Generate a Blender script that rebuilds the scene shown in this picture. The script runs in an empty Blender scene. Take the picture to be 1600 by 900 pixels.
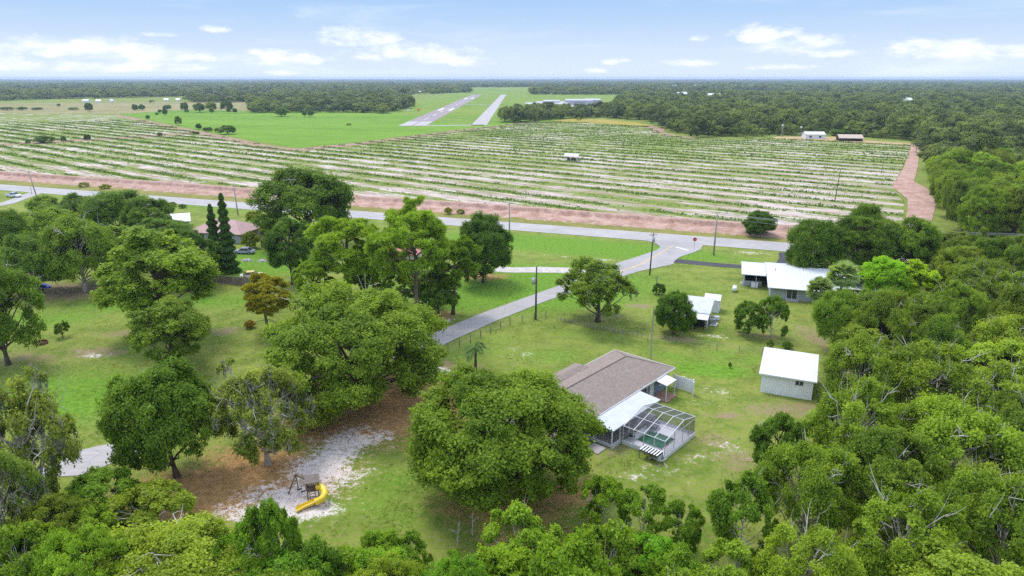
import bpy, math, random
import numpy as np
from mathutils import Vector, Matrix, noise as mnoise

# ------------------------------------------------------------------ basics
random.seed(7)
RNG = np.random.default_rng(11)
S = bpy.context.scene
C = S.collection
CAM_H, FOC, PITCH = 38.0, 1067.0, math.radians(17.1)
cP, sP = math.cos(PITCH), math.sin(PITCH)


def G(px, py, z=0.0):
    """survey point: where the sight line of a photo point meets height z"""
    u, v = (px - 800) / FOC, -(py - 450) / FOC
    t = (z - CAM_H) / (-sP + v * cP)
    return (u * t, (cP + v * sP) * t)


def P(px, py, z=0.0):
    x, y = G(px, py, z)
    return Vector((x, y, z))


def depth_of(y, z):
    return y * cP + (CAM_H - z) * sP


# ------------------------------------------------------------------ materials
def new_mat(name):
    m = bpy.data.materials.new(name)
    m.use_nodes = True
    nt = m.node_tree
    nt.nodes.clear()
    out = nt.nodes.new('ShaderNodeOutputMaterial')
    return m, nt, out


class NT:
    """small helper to write node graphs"""

    def __init__(self, nt):
        self.nt = nt

    def n(self, typ, **kw):
        nd = self.nt.nodes.new(typ)
        for k, v in kw.items():
            setattr(nd, k, v)
        return nd

    def link(self, a, b):
        self.nt.links.new(a, b)

    def setin(self, sock, v):
        if isinstance(v, bpy.types.NodeSocket):
            self.link(v, sock)
        else:
            sock.default_value = v

    def math(self, op, a, b=0.0, c=None, clamp=False):
        nd = self.n('ShaderNodeMath', operation=op, use_clamp=clamp)
        self.setin(nd.inputs[0], a)
        self.setin(nd.inputs[1], b)
        if c is not None:
            self.setin(nd.inputs[2], c)
        return nd.outputs[0]

    def smooth(self, x, lo, hi):
        nd = self.n('ShaderNodeMapRange', interpolation_type='SMOOTHSTEP')
        self.setin(nd.inputs['Value'], x)
        self.setin(nd.inputs['From Min'], lo)
        self.setin(nd.inputs['From Max'], hi)
        return nd.outputs[0]

    def mix(self, f, a, b, mode='MIX'):
        nd = self.n('ShaderNodeMix', data_type='RGBA', blend_type=mode)
        self.setin(nd.inputs[0], f)
        for s, v in ((nd.inputs[6], a), (nd.inputs[7], b)):
            if isinstance(v, bpy.types.NodeSocket):
                self.link(v, s)
            else:
                s.default_value = (v[0], v[1], v[2], 1)
        return nd.outputs[2]

    def noise(self, vec, scale, detail=4.0, rough=0.55, dist=0.0):
        nd = self.n('ShaderNodeTexNoise')
        if vec is not None:
            self.link(vec, nd.inputs['Vector'])
        nd.inputs['Scale'].default_value = scale
        nd.inputs['Detail'].default_value = detail
        nd.inputs['Roughness'].default_value = rough
        nd.inputs['Distortion'].default_value = dist
        return nd.outputs[0]

    def mapping(self, vec, scale=(1, 1, 1), rot=(0, 0, 0)):
        nd = self.n('ShaderNodeMapping')
        self.link(vec, nd.inputs[0])
        nd.inputs['Rotation'].default_value = rot
        nd.inputs['Scale'].default_value = scale
        return nd.outputs[0]

    def coord(self):
        return self.n('ShaderNodeNewGeometry').outputs['Position']

    def objcoord(self):
        return self.n('ShaderNodeTexCoord').outputs['Object']

    def attr(self, name):
        return self.n('ShaderNodeAttribute', attribute_name=name).outputs['Fac']

    def bsdf(self, col, rough=0.8, metal=0.0, spec=0.3, bump=None, bstr=0.3, bdist=0.1):
        b = self.n('ShaderNodeBsdfPrincipled')
        self.setin(b.inputs['Base Color'], col if isinstance(col, bpy.types.NodeSocket) else (col[0], col[1], col[2], 1))
        self.setin(b.inputs['Roughness'], rough)
        b.inputs['Metallic'].default_value = metal
        b.inputs['Specular IOR Level'].default_value = spec
        if bump is not None:
            bn = self.n('ShaderNodeBump')
            bn.inputs['Strength'].default_value = bstr
            bn.inputs['Distance'].default_value = bdist
            self.link(bump, bn.inputs['Height'])
            self.link(bn.outputs[0], b.inputs['Normal'])
        return b.outputs[0]


def plain(name, col, var=0.25, scale=1.5, rough=0.75, metal=0.0, spec=0.3, fine=8.0, dirt=None, bump=0.0):
    """one surface with blotches, fine grain and optional dirt"""
    m, nt, out = new_mat(name)
    N = NT(nt)
    co = N.objcoord()
    a = N.noise(co, scale, 5, 0.6)
    b = N.noise(co, fine, 3, 0.6)
    lo = tuple(c * (1 - var) for c in col)
    hi = tuple(min(1, c * (1 + var)) for c in col)
    f = N.math('ADD', N.math('MULTIPLY', a, 0.6), N.math('MULTIPLY', b, 0.4))
    c = N.mix(N.smooth(f, 0.32, 0.68), lo, hi)
    if dirt:
        c = N.mix(N.math('MULTIPLY', N.smooth(N.noise(co, scale * 0.7, 6, 0.7), 0.5, 0.72), 0.6), c, dirt)
    nt.links.new(N.bsdf(c, rough, metal, spec, b if bump else None, bump, 0.05), out.inputs[0])
    return m


def ribbed(name, col, axis, pitch, var=0.1, rough=0.45, dirt=None, line=0.75):
    """metal sheet or boarding with seams every `pitch` metres along a local axis"""
    m, nt, out = new_mat(name)
    N = NT(nt)
    co = N.objcoord()
    sx = N.n('ShaderNodeSeparateXYZ')
    nt.links.new(co, sx.inputs[0])
    v = N.math('FRACT', N.math('DIVIDE', sx.outputs[axis], pitch))
    seam = N.smooth(v, 0.12, 0.02)
    a = N.noise(co, 0.8, 5, 0.65)
    c = N.mix(N.smooth(a, 0.3, 0.7), tuple(x * (1 - var) for x in col), tuple(min(1, x * (1 + var)) for x in col))
    c = N.mix(seam, c, tuple(x * line for x in col))
    if dirt:
        c = N.mix(N.math('MULTIPLY', N.smooth(N.noise(co, 1.3, 6, 0.7), 0.5, 0.75), 0.55), c, dirt)
    nt.links.new(N.bsdf(c, rough, 0, 0.4, N.smooth(v, 0.0, 0.2), 0.4, 0.04), out.inputs[0])
    return m


def leaf_mat(name, dark, light, trans=0.28, rough=0.55, use_col=True, rnd=0.4):
    """leaves: own colour times the tree's colour, each leaf a little different"""
    m, nt, out = new_mat(name)
    N = NT(nt)
    oi = N.n('ShaderNodeObjectInfo')
    t = N.attr('tint')
    r = N.math('MULTIPLY_ADD', oi.outputs['Random'], rnd, -rnd / 2)
    f = N.math('ADD', t, r, clamp=True)
    c = N.mix(f, dark, light)
    if use_col:
        c = N.mix(1.0, c, oi.outputs['Color'], 'MULTIPLY')
    d = N.bsdf(c, rough, 0, 0.18)
    tr = N.n('ShaderNodeBsdfTranslucent')
    nt.links.new(N.mix(1.0, c, (1.25, 1.2, 0.6), 'MULTIPLY'), tr.inputs[0])
    mx = N.n('ShaderNodeMixShader')
    mx.inputs[0].default_value = trans
    nt.links.new(d, mx.inputs[1])
    nt.links.new(tr.outputs[0], mx.inputs[2])
    nt.links.new(mx.outputs[0], out.inputs[0])
    return m


M = {}
M['leaf'] = leaf_mat('leaf', (0.105, 0.180, 0.012), (0.330, 0.445, 0.042), 0.48)
M['needle'] = leaf_mat('needle', (0.110, 0.200, 0.016), (0.290, 0.430, 0.045), 0.3)
M['farleaf'] = leaf_mat('far_leaf', (0.065, 0.100, 0.018), (0.270, 0.330, 0.060), 0.3, 0.55, True, 0.9)
M['moss'] = leaf_mat('hanging_moss', (0.22, 0.225, 0.16), (0.40, 0.40, 0.30), 0.2, 0.9, False)
M['deadwood'] = plain('dead_wood', (0.50, 0.46, 0.41), 0.3, 2.0, 0.9)
M['bark'] = plain('bark', (0.12, 0.095, 0.07), 0.4, 1.2, 0.9, fine=6, bump=0.5)
M['palebark'] = plain('pale_bark', (0.46, 0.42, 0.36), 0.35, 1.2, 0.9, fine=6)
M['pinebark'] = plain('pine_bark', (0.16, 0.115, 0.085), 0.4, 1.5, 0.9, fine=6)
M['crop'] = leaf_mat('crop_leaf', (0.060, 0.125, 0.012), (0.20, 0.31, 0.040), 0.3, 0.6, False)
M['frond'] = leaf_mat('palm_frond', (0.12, 0.17, 0.05), (0.26, 0.33, 0.11), 0.4)
M['grassblade'] = leaf_mat('grass_blade', (0.15, 0.21, 0.03), (0.31, 0.36, 0.08), 0.5, 0.7, False)

# ------------------------------------------------------------------ object helpers


def link(o, parent=None):
    C.objects.link(o)
    if parent is not None:
        o.parent = parent
    return o


def tag(o, label=None, cat=None, group=None, kind=None):
    if label:
        o['label'] = label
    if cat:
        o['category'] = cat
    if group:
        o['group'] = group
    if kind:
        o['kind'] = kind
    return o


def thing(name, label, cat, loc=(0, 0, 0), rz=0.0, group=None):
    o = bpy.data.objects.new(name, None)
    o.empty_display_size = 0.5
    o.location = loc if len(loc) == 3 else (loc[0], loc[1], 0)
    o.rotation_euler = (0, 0, rz)
    link(o)
    return tag(o, label, cat, group)


class MB:
    """mesh builder: gathers verts and faces, becomes ONE mesh object"""

    def __init__(self):
        self.v, self.f = [], []

    def poly(self, pts):
        b = len(self.v)
        self.v += [tuple(p) for p in pts]
        self.f.append(tuple(range(b, b + len(pts))))
        return self

    def box(self, x0, x1, y0, y1, z0, z1):
        b = len(self.v)
        for z in (z0, z1):
            self.v += [(x0, y0, z), (x1, y0, z), (x1, y1, z), (x0, y1, z)]
        self.f += [tuple(b + i for i in q) for q in ((0, 3, 2, 1), (4, 5, 6, 7), (0, 1, 5, 4), (1, 2, 6, 5), (2, 3, 7, 6), (3, 0, 4, 7))]
        return self

    def prism(self, pts, dz):
        """closed outline (counter-clockwise list of 3-D points) pushed by vector dz"""
        b, n = len(self.v), len(pts)
        d = Vector(dz)
        self.v += [tuple(p) for p in pts] + [tuple(Vector(p) + d) for p in pts]
        self.f.append(tuple(range(b + n - 1, b - 1, -1)))
        self.f.append(tuple(range(b + n, b + 2 * n)))
        for i in range(n):
            j = (i + 1) % n
            self.f.append((b + i, b + j, b + n + j, b + n + i))
        return self

    def tube(self, pts, rad, sides=6, cap=True):
        pts = [Vector(p) for p in pts]
        n = len(pts)
        if not hasattr(rad, '__len__'):
            rad = [rad] * n
        b = len(self.v)
        up = Vector((0.13, 0.21, 0.97))
        for i, p in enumerate(pts):
            t = (pts[min(i + 1, n - 1)] - pts[max(i - 1, 0)]).normalized()
            a = t.cross(up)
            if a.length < 0.05:
                a = t.cross(Vector((1, 0, 0)))
            a.normalize()
            c = t.cross(a)
            for k in range(sides):
                w = 2 * math.pi * k / sides
                self.v.append(tuple(p + (a * math.cos(w) + c * math.sin(w)) * rad[i]))
        for i in range(n - 1):
            for k in range(sides):
                k2 = (k + 1) % sides
                self.f.append((b + i * sides + k, b + i * sides + k2, b + (i + 1) * sides + k2, b + (i + 1) * sides + k))
        if cap:
            self.f.append(tuple(b + k for k in range(sides - 1, -1, -1)))
            self.f.append(tuple(b + (n - 1) * sides + k for k in range(sides)))
        return self

    def bar(self, a, b_, w, h=None):
        """square-section bar from a to b_"""
        a, b_ = Vector(a), Vector(b_)
        h = h or w
        t = (b_ - a).normalized()
        s = t.cross(Vector((0, 0, 1)))
        if s.length < 1e-3:
            s = Vector((1, 0, 0))
        s.normalize()
        u = s.cross(t)
        o = [s * (x * w / 2) + u * (y * h / 2) for x, y in ((-1, -1), (1, -1), (1, 1), (-1, 1))]
        i = len(self.v)
        self.v += [tuple(a + q) for q in o] + [tuple(b_ + q) for q in o]
        self.f += [tuple(i + k for k in q) for q in ((0, 1, 2, 3), (7, 6, 5, 4), (0, 4, 5, 1), (1, 5, 6, 2), (2, 6, 7, 3), (3, 7, 4, 0))]
        return self

    def build(self, name, mat, parent=None, smooth=False, bevel=0.0):
        me = bpy.data.meshes.new(name)
        me.from_pydata(self.v, [], self.f)
        me.update()
        if smooth:
            me.polygons.foreach_set('use_smooth', [True] * len(me.polygons))
        me.materials.append(mat)
        o = bpy.data.objects.new(name, me)
        link(o, parent)
        if bevel:
            md = o.modifiers.new('bevel', 'BEVEL')
            md.width = bevel
            md.segments = 2
            md.limit_method = 'ANGLE'
        return o


def np_mesh(name, verts, quads, mats, tint=None, mat_idx=None):
    """fast mesh from arrays (all faces quads)"""
    me = bpy.data.meshes.new(name)
    nv, nf = len(verts), len(quads)
    me.vertices.add(nv)
    me.vertices.foreach_set('co', np.ascontiguousarray(verts, np.float32).ravel())
    me.loops.add(nf * 4)
    me.loops.foreach_set('vertex_index', np.ascontiguousarray(quads, np.int32).ravel())
    me.polygons.add(nf)
    me.polygons.foreach_set('loop_start', np.arange(0, nf * 4, 4, dtype=np.int32))
    me.polygons.foreach_set('loop_total', np.full(nf, 4, np.int32))
    if mat_idx is not None:
        me.polygons.foreach_set('material_index', np.ascontiguousarray(mat_idx, np.int32))
    me.update(calc_edges=True)
    for m in mats:
        me.materials.append(m)
    if tint is not None:
        at = me.attributes.new('tint', 'FLOAT', 'POINT')
        at.data.foreach_set('value', np.ascontiguousarray(tint, np.float32))
    return me


def unit(a):
    return a / np.maximum(np.linalg.norm(a, axis=1, keepdims=True), 1e-9)


def leaf_cards(pos, nrm, size, aspect=0.6, rng=RNG):
    """one pointed leaf-sized face per position"""
    n = len(pos)
    t = unit(np.cross(nrm, rng.normal(size=(n, 3))))
    b = np.cross(nrm, t)
    L = (size * rng.uniform(0.65, 1.35, n))[:, None]
    Wd = L * aspect
    v = np.empty((n, 4, 3))
    v[:, 0] = pos - t * L * 0.5
    v[:, 1] = pos + b * Wd * 0.5 - t * L * 0.05
    v[:, 2] = pos + t * L * 0.5 + nrm * L * 0.08
    v[:, 3] = pos - b * Wd * 0.5 - t * L * 0.05
    return v.reshape(-1, 3), np.arange(n * 4).reshape(n, 4)


# ------------------------------------------------------------------ trees
PROTO = {}


def crown_points(rng, R, H, zb, nlobe, per_lobe, nleaf, lobe_r=(0.34, 0.5), low=-0.5, fill=(0.48, 0.68), lobes=0.2, cr=(0.42, 0.62), twig_s=0.2, ntw=9, outl=0.25, flat=0.8):
    """a crown as big lobes, each built of clumps, each clump of twigs of leaves"""
    hz = (H - zb) / 2
    cz = zb + hz
    ph = rng.uniform(0, 6.28, 3)
    L, LR = [], []
    k = 0
    asp = np.array([R, R, hz])
    while len(L) < nlobe and k < 4000:
        k += 1
        d = rng.normal(size=3)
        d /= np.linalg.norm(d)
        if d[2] < low:
            continue
        az = math.atan2(d[1], d[0])
        w = 1 + lobes * (math.sin(2 * az + ph[0]) * 0.5 + math.sin(3 * az + ph[1]) * 0.6 + 0.4 * math.sin(5 * az + 4 * d[2] + ph[2]))
        r0 = rng.uniform(*lobe_r) * (0.7 if rng.random() < outl else 1.0)
        rr = (1.0 - r0 * 0.95) * w * rng.uniform(.72, 1.0)
        c = d * rr
        if any(np.linalg.norm(c - q) < 0.44 * (r0 + s) for q, s in zip(L, LR)) and rng.random() < 0.97:
            continue
        L.append(c)
        LR.append(r0)
    cen, rad, tint0, par = [], [], [], []
    for i, (c, r0) in enumerate(zip(L, LR)):
        m = max(3, int(per_lobe * (r0 / 0.42) ** 2))
        d = unit(rng.normal(size=(m * 4, 3)))
        out = c / max(np.linalg.norm(c), 1e-6)
        sc = d @ out * 1.0 + 0.55 * d[:, 2] + rng.uniform(-.55, .55, len(d))
        d = d[np.argsort(-sc)]
        tl = rng.normal() * 0.10
        n = 0
        for dd in d:
            if n >= m:
                break
            rc = r0 * rng.uniform(*cr)
            cc = c + dd * r0 * rng.uniform(.62, .92)
            if dd @ out < -0.55:
                continue
            cen.append(cc * asp + np.array([0, 0, cz]))
            rad.append(rc * R * .98)
            tint0.append(tl + rng.normal() * .09)
            par.append(i)
            n += 1
    cen, rad = np.array(cen), np.array(rad)
    cen[:, 2] = np.maximum(cen[:, 2], zb + rad * 0.35)
    wsum = (rad ** 2).sum()
    P_, N_, T_ = [], [], []
    axis = np.array([0, 0, cz])
    for c, r, tl in zip(cen, rad, tint0):
        out = (c - axis) / asp
        out /= max(np.linalg.norm(out), 1e-6)
        d = unit(rng.normal(size=(ntw * 2, 3)))
        sc = d @ out * .8 + 0.6 * d[:, 2] + rng.uniform(-.6, .6, len(d))
        d = d[np.argsort(-sc)[:ntw]]
        tw = c + d * np.array([1, 1, flat]) * (r * rng.uniform(.55, 1.1, ntw))[:, None]
        per = max(3, int(nleaf * r * r / wsum / ntw))
        idx = np.repeat(np.arange(ntw), per)
        p = tw[idx] + rng.normal(size=(len(idx), 3)) * np.array([1, 1, .75]) * r * twig_s * 1.25
        nn = unit(d[idx] * .75 + out * .25 + np.array([0, 0, .5]) + rng.normal(size=(len(idx), 3)) * .55)
        t = 0.5 + tl + (rng.normal(size=ntw) * .08)[idx] + rng.normal(size=len(idx)) * .13
        P_.append(p)
        N_.append(nn)
        T_.append(t)
    LC = [c * asp + np.array([0, 0, cz]) for c in L]
    return np.concatenate(P_), np.concatenate(N_), np.clip(np.concatenate(T_), 0, 1), cen, rad, (np.array(LC), np.array(LR) * R, np.array(par))


def limb_mesh(rng, cen, rad, lob, H, zb, r0, lean=0.0, reach=0.9, twigs=0, split=0.55, topfrac=0.6):
    """tapered trunk, a limb out to every lobe, a branch to every clump and bare twigs, as one mesh builder"""
    mb = MB()
    LC, LR, par = lob
    top = zb + (H - zb) * topfrac
    n = 7
    ax = []
    wob = rng.normal(size=2) * 0.02 * H
    for i in range(n):
        t = i / (n - 1)
        ax.append(Vector((wob[0] * math.sin(t * 3) + lean * t * H, wob[1] * math.sin(t * 2.2 + 1), top * t)))
    rr = [r0 * (1.45 if i == 0 else 1.0) * (1 - 0.7 * i / (n - 1)) for i in range(n)]
    mb.tube(ax, rr, 8)
    ends = []
    for c, r in zip(LC, LR):
        c = Vector(c)
        zt = max(zb * split, min(top * 0.92, c.z - (Vector((c.x, c.y, 0)).length) * rng.uniform(0.45, 0.9)))
        zt = max(zt, 0.12 * H)
        t = zt / top * (n - 1)
        i = min(int(t), n - 2)
        s = ax[i].lerp(ax[i + 1], t - i)
        e = s.lerp(c, reach)
        m1 = s.lerp(e, 0.4) + Vector(rng.normal(size=3)) * 0.05 * (e - s).length - Vector((0, 0, 0.06 * (e - s).length))
        m2 = s.lerp(e, 0.72) + Vector(rng.normal(size=3)) * 0.05 * (e - s).length
        ra = r0 * rng.uniform(0.32, 0.46)
        mb.tube([s, m1, m2, e], [ra, ra * 0.75, ra * 0.55, ra * 0.35], 5)
        ends.append((e, ra))
    for c, r, k in zip(cen, rad, par):
        e, ra = ends[k]
        c = Vector(c)
        mm = e.lerp(c, .5) + Vector(rng.normal(size=3)) * .12 * (c - e).length
        mb.tube([e, mm, c], [ra * .42, ra * .3, ra * .15], 4, False)
        for _ in range(twigs if rng.random() < .6 else 0):
            d = Vector(rng.normal(size=3))
            d.z = abs(d.z) * 0.6 + 0.1
            d = (d.normalized() + (c - Vector((0, 0, c.z))).normalized() * 0.4).normalized()
            q = c + d * r * rng.uniform(0.9, 1.5)
            m3 = c.lerp(q, 0.5) + Vector(rng.normal(size=3)) * 0.15 * r
            mb.tube([c, m3, q], [ra * 0.16, ra * 0.12, ra * 0.05], 4, False)
    return mb


def mb_mesh(mb, name, mat):
    me = bpy.data.meshes.new(name)
    me.from_pydata(mb.v, [], mb.f)
    me.update()
    me.polygons.foreach_set('use_smooth', [True] * len(me.polygons))
    me.materials.append(mat)
    return me


def proto(key, parts, crown_name='crown'):
    """measure a tree kind; parts = list of (part name, mesh)"""
    co = []
    for nm, me in parts:
        if nm in ('crown', 'fronds'):
            a = np.empty(len(me.vertices) * 3, np.float32)
            me.vertices.foreach_get('co', a)
            co.append(a.reshape(-1, 3))
    co = np.concatenate(co)
    r = np.percentile(np.hypot(co[:, 0], co[:, 1]), 98.8)
    PROTO[key] = dict(parts=parts, R=float(r), H=float(np.percentile(co[:, 2], 99.5)), zb=float(np.percentile(co[:, 2], 1.5)))


def broad(key, seed, R, H, zb, nlobe, per_lobe, nleaf, leaf, bark='bark', r0=0.32, twigs=0, moss=0, dead=0, mat='leaf', **kw):
    rng = np.random.default_rng(seed)
    p, n, t, cen, rad, lob = crown_points(rng, R, H, zb, nlobe, per_lobe, nleaf, **kw)
    v, q = leaf_cards(p, n, leaf, rng=rng)
    me = np_mesh('crown', v, q, [M[mat]], np.repeat(t, 4))
    parts = [('crown', me)]
    mb = limb_mesh(rng, cen, rad, lob, H, zb, r0, twigs=twigs)
    parts.append(('trunk', mb_mesh(mb, 'trunk', M[bark])))
    if dead:
        db = MB()
        for _ in range(dead):
            d = unit(rng.normal(size=(1, 3)))[0]
            d[2] = abs(d[2])
            hz, cz = (H - zb) / 2, (H + zb) / 2
            a = Vector((d[0] * R * 0.35, d[1] * R * 0.35, cz + d[2] * hz * .3))
            b = Vector((d[0] * R * 1.0, d[1] * R * 1.0, cz + d[2] * hz * 1.06))
            kinks = [a] + [a.lerp(b, s) + Vector(rng.normal(size=3)) * 0.07 * R for s in (0.35, 0.7)] + [b]
            rr = R * 0.012 * rng.uniform(0.7, 1.3)
            db.tube(kinks, [rr, rr * 0.8, rr * 0.6, rr * 0.25], 5, False)
            for s in range(4):
                st = kinks[1 + s % 2].lerp(kinks[2 + s % 2], rng.random())
                e = st + (b - a) * 0.3 + Vector(rng.normal(size=3)) * 0.13 * R
                db.tube([st, st.lerp(e, 0.5) + Vector(rng.normal(size=3)) * 0.03 * R, e], [rr * 0.5, rr * 0.35, rr * 0.12], 4, False)
        parts.append(('dead_branches', mb_mesh(db, 'dead_branches', M['deadwood'])))
    if moss:
        mi = rng.integers(0, len(cen), moss)
        base = cen[mi] + unit(rng.normal(size=(moss, 3))) * (rad[mi] * 0.9)[:, None]
        base[:, 2] -= rad[mi] * 0.35
        per = 26
        idx = np.repeat(np.arange(moss), per)
        pp = base[idx] + rng.normal(size=(len(idx), 3)) * np.array([0.16, 0.16, 0.5]) * R * 0.12
        nn = unit(rng.normal(size=(len(idx), 3)) * np.array([1, 1, 0.15]))
        vv, qq = leaf_cards(pp, nn, leaf * 1.5, 0.35, rng)
        parts.append(('moss', np_mesh('moss', vv, qq, [M['moss']], np.repeat(rng.uniform(0, 1, len(idx)), 4))))
    proto(key, parts)


#     key      seed  R    H    zb  lobes clumps leaves size
broad('oak_a', 1, 6.5, 10.0, 0.8, 26, 9, 64000, 0.29, low=-0.6)
broad('oak_b', 2, 6.5, 10.5, 0.9, 30, 8, 64000, 0.29, low=-0.75, lobes=0.22, lobe_r=(0.28, 0.42), twigs=1, dead=2)
broad('giant_a', 15, 9.5, 11.0, 0.6, 54, 9, 150000, 0.27, r0=.5, low=-0.75, lobes=0.2, lobe_r=(0.22, 0.34), twigs=1, dead=4)
broad('dense_a', 3, 7.0, 10.5, 0.2, 60, 9, 130000, 0.235, lobe_r=(0.26, 0.36), low=-0.75, lobes=0.16, outl=.2)
broad('laurel_a', 4, 4.4, 12.0, 2.4, 30, 8, 48000, 0.27, lobe_r=(0.32, 0.46), low=-0.95, lobes=0.18)
broad('laurel_b', 5, 4.6, 11.0, 1.2, 26, 8, 44000, 0.28, lobe_r=(0.32, 0.48), low=-0.85, lobes=0.22, twigs=1)
broad('open_a', 6, 6.5, 10.0, 1.0, 30, 8, 48000, 0.29, 'palebark', low=-0.5, lobes=0.25, lobe_r=(0.26, 0.40), twigs=2, dead=6, twig_s=0.24)
broad('open_b', 7, 6.2, 10.5, 1.0, 36, 7, 50000, 0.29, 'palebark', low=-0.55, lobes=0.2, lobe_r=(0.24, 0.36), twigs=2, dead=8, twig_s=0.24)
broad('mossy_a', 8, 5.5, 9.5, 0.7, 30, 7, 32000, 0.26, 'palebark', low=-0.6, lobes=0.34, lobe_r=(0.24, 0.38), twigs=3, moss=160, dead=8, twig_s=0.27, cr=(.34, .5))
broad('mossy_b', 9, 5.5, 9.0, 0.7, 27, 7, 34000, 0.28, 'bark', low=-0.5, lobes=0.3, lobe_r=(0.26, 0.4), twigs=2, moss=80, dead=1, twig_s=0.22, cr=(.36, .52))
broad('shrub_a', 10, 3.4, 6.0, 0.2, 24, 7, 28000, 0.24, 'palebark', low=-0.8, lobes=0.2, lobe_r=(0.28, 0.42), twigs=2, r0=0.13, twig_s=0.22)
broad('shrub_b', 12, 3.6, 7.0, 0.2, 24, 7, 26000, 0.26, 'palebark', low=-0.8, lobes=0.25, lobe_r=(0.26, 0.4), twigs=2, r0=0.13, dead=2, twig_s=0.24)
broad('bush', 13, 2.2, 3.0, 0.0, 14, 7, 12000, 0.2, low=-0.5, lobes=0.2, r0=0.12)
broad('fine_a', 14, 5.5, 11.0, 1.0, 40, 7, 62000, 0.21, low=-0.8, lobes=0.2, lobe_r=(0.24, 0.36))


def pine(key, seed, R, H, zb, nlobe, bare, leaf):
    """round-topped pine: needle tufts on tiered branches over a bare trunk"""
    rng = np.random.default_rng(seed)
    p, n, t, cen, rad, lob = crown_points(rng, R, H, zb, nlobe, 6, 1300, lobe_r=(0.26, 0.42), low=-0.85, lobes=0.28, cr=(.36, .5))
    k = len(p)
    sel = rng.choice(k, min(k, 1150), replace=False)
    tw = p[sel]
    per = 40
    idx = np.repeat(np.arange(len(tw)), per)
    d = unit(rng.normal(size=(len(idx), 3)) + np.array([0, 0, 0.5]))
    pos = tw[idx] + d * 0.25
    side = unit(np.cross(d, rng.normal(size=d.shape)))
    L = (leaf * rng.uniform(0.8, 1.2, len(idx)))[:, None]
    v = np.empty((len(idx), 4, 3))
    v[:, 0] = pos - d * L * 0.5
    v[:, 1] = pos + side * 0.05
    v[:, 2] = pos + d * L * 0.5
    v[:, 3] = pos - side * 0.05
    tt = np.clip(0.5 + (rng.normal(size=len(tw)) * 0.16)[idx] + rng.normal(size=len(idx)) * 0.1, 0, 1)
    me = np_mesh('crown', v.reshape(-1, 3), np.arange(len(idx) * 4).reshape(-1, 4), [M['needle']], np.repeat(tt, 4))
    mb = limb_mesh(rng, cen, rad, lob, H, zb, 0.27, lean=0.015, twigs=1, topfrac=0.9, split=0.9)
    for _ in range(bare):
        z = rng.uniform(zb * 0.5, zb * 1.1)
        a = rng.uniform(0, 6.28)
        mb.tube([(0, 0, z), (math.cos(a) * R * 0.3, math.sin(a) * R * 0.3, z + 0.2), (math.cos(a) * R * 0.6, math.sin(a) * R * 0.6, z + rng.uniform(-0.2, 0.7))], [0.06, 0.045, 0.015], 4)
    proto(key, [('crown', me), ('trunk', mb_mesh(mb, 'trunk', M['pinebark']))])


pine('pine_a', 21, 4.6, 15.0, 6.5, 30, 6, 0.5)
pine('pine_b', 22, 4.2, 13.0, 4.5, 26, 5, 0.5)


def conifer(key, seed, R, H):
    """narrow dark column of upswept sprays"""
    rng = np.random.default_rng(seed)
    n = 16000
    z = H * (1 - rng.uniform(0, 1, n) ** 0.75)
    a = rng.uniform(0, 6.28, n)
    tier = 0.78 + 0.22 * np.sin(z * 5.2 + 0.6 * np.sin(a * 3))
    env = R * (0.16 + 0.84 * (1 - z / H) ** 0.75) * tier * (1 + 0.16 * np.sin(a * 2 + z * 1.3))
    r = env * rng.uniform(0.45, 1.05, n) ** 0.6
    p = np.stack([np.cos(a) * r, np.sin(a) * r, z + 0.1], 1)
    d = np.stack([np.cos(a), np.sin(a), np.full(n, 0.55)], 1)
    v, q = leaf_cards(p, unit(d + rng.normal(size=(n, 3)) * 0.6), 0.3, 0.45, rng)
    t = np.clip(0.4 + 0.16 * rng.normal(size=n), 0, 1)
    mb = MB().tube([(0, 0, 0), (0.03, 0, H * 0.5), (0, 0, H * 0.97)], [0.2, 0.13, 0.03], 7)
    proto(key, [('crown', np_mesh('crown', v, q, [M['needle']], np.repeat(t, 4))), ('trunk', mb_mesh(mb, 'trunk', M['bark']))])


conifer('conifer_a', 31, 1.35, 13)
conifer('conifer_b', 32, 1.25, 12)


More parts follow.
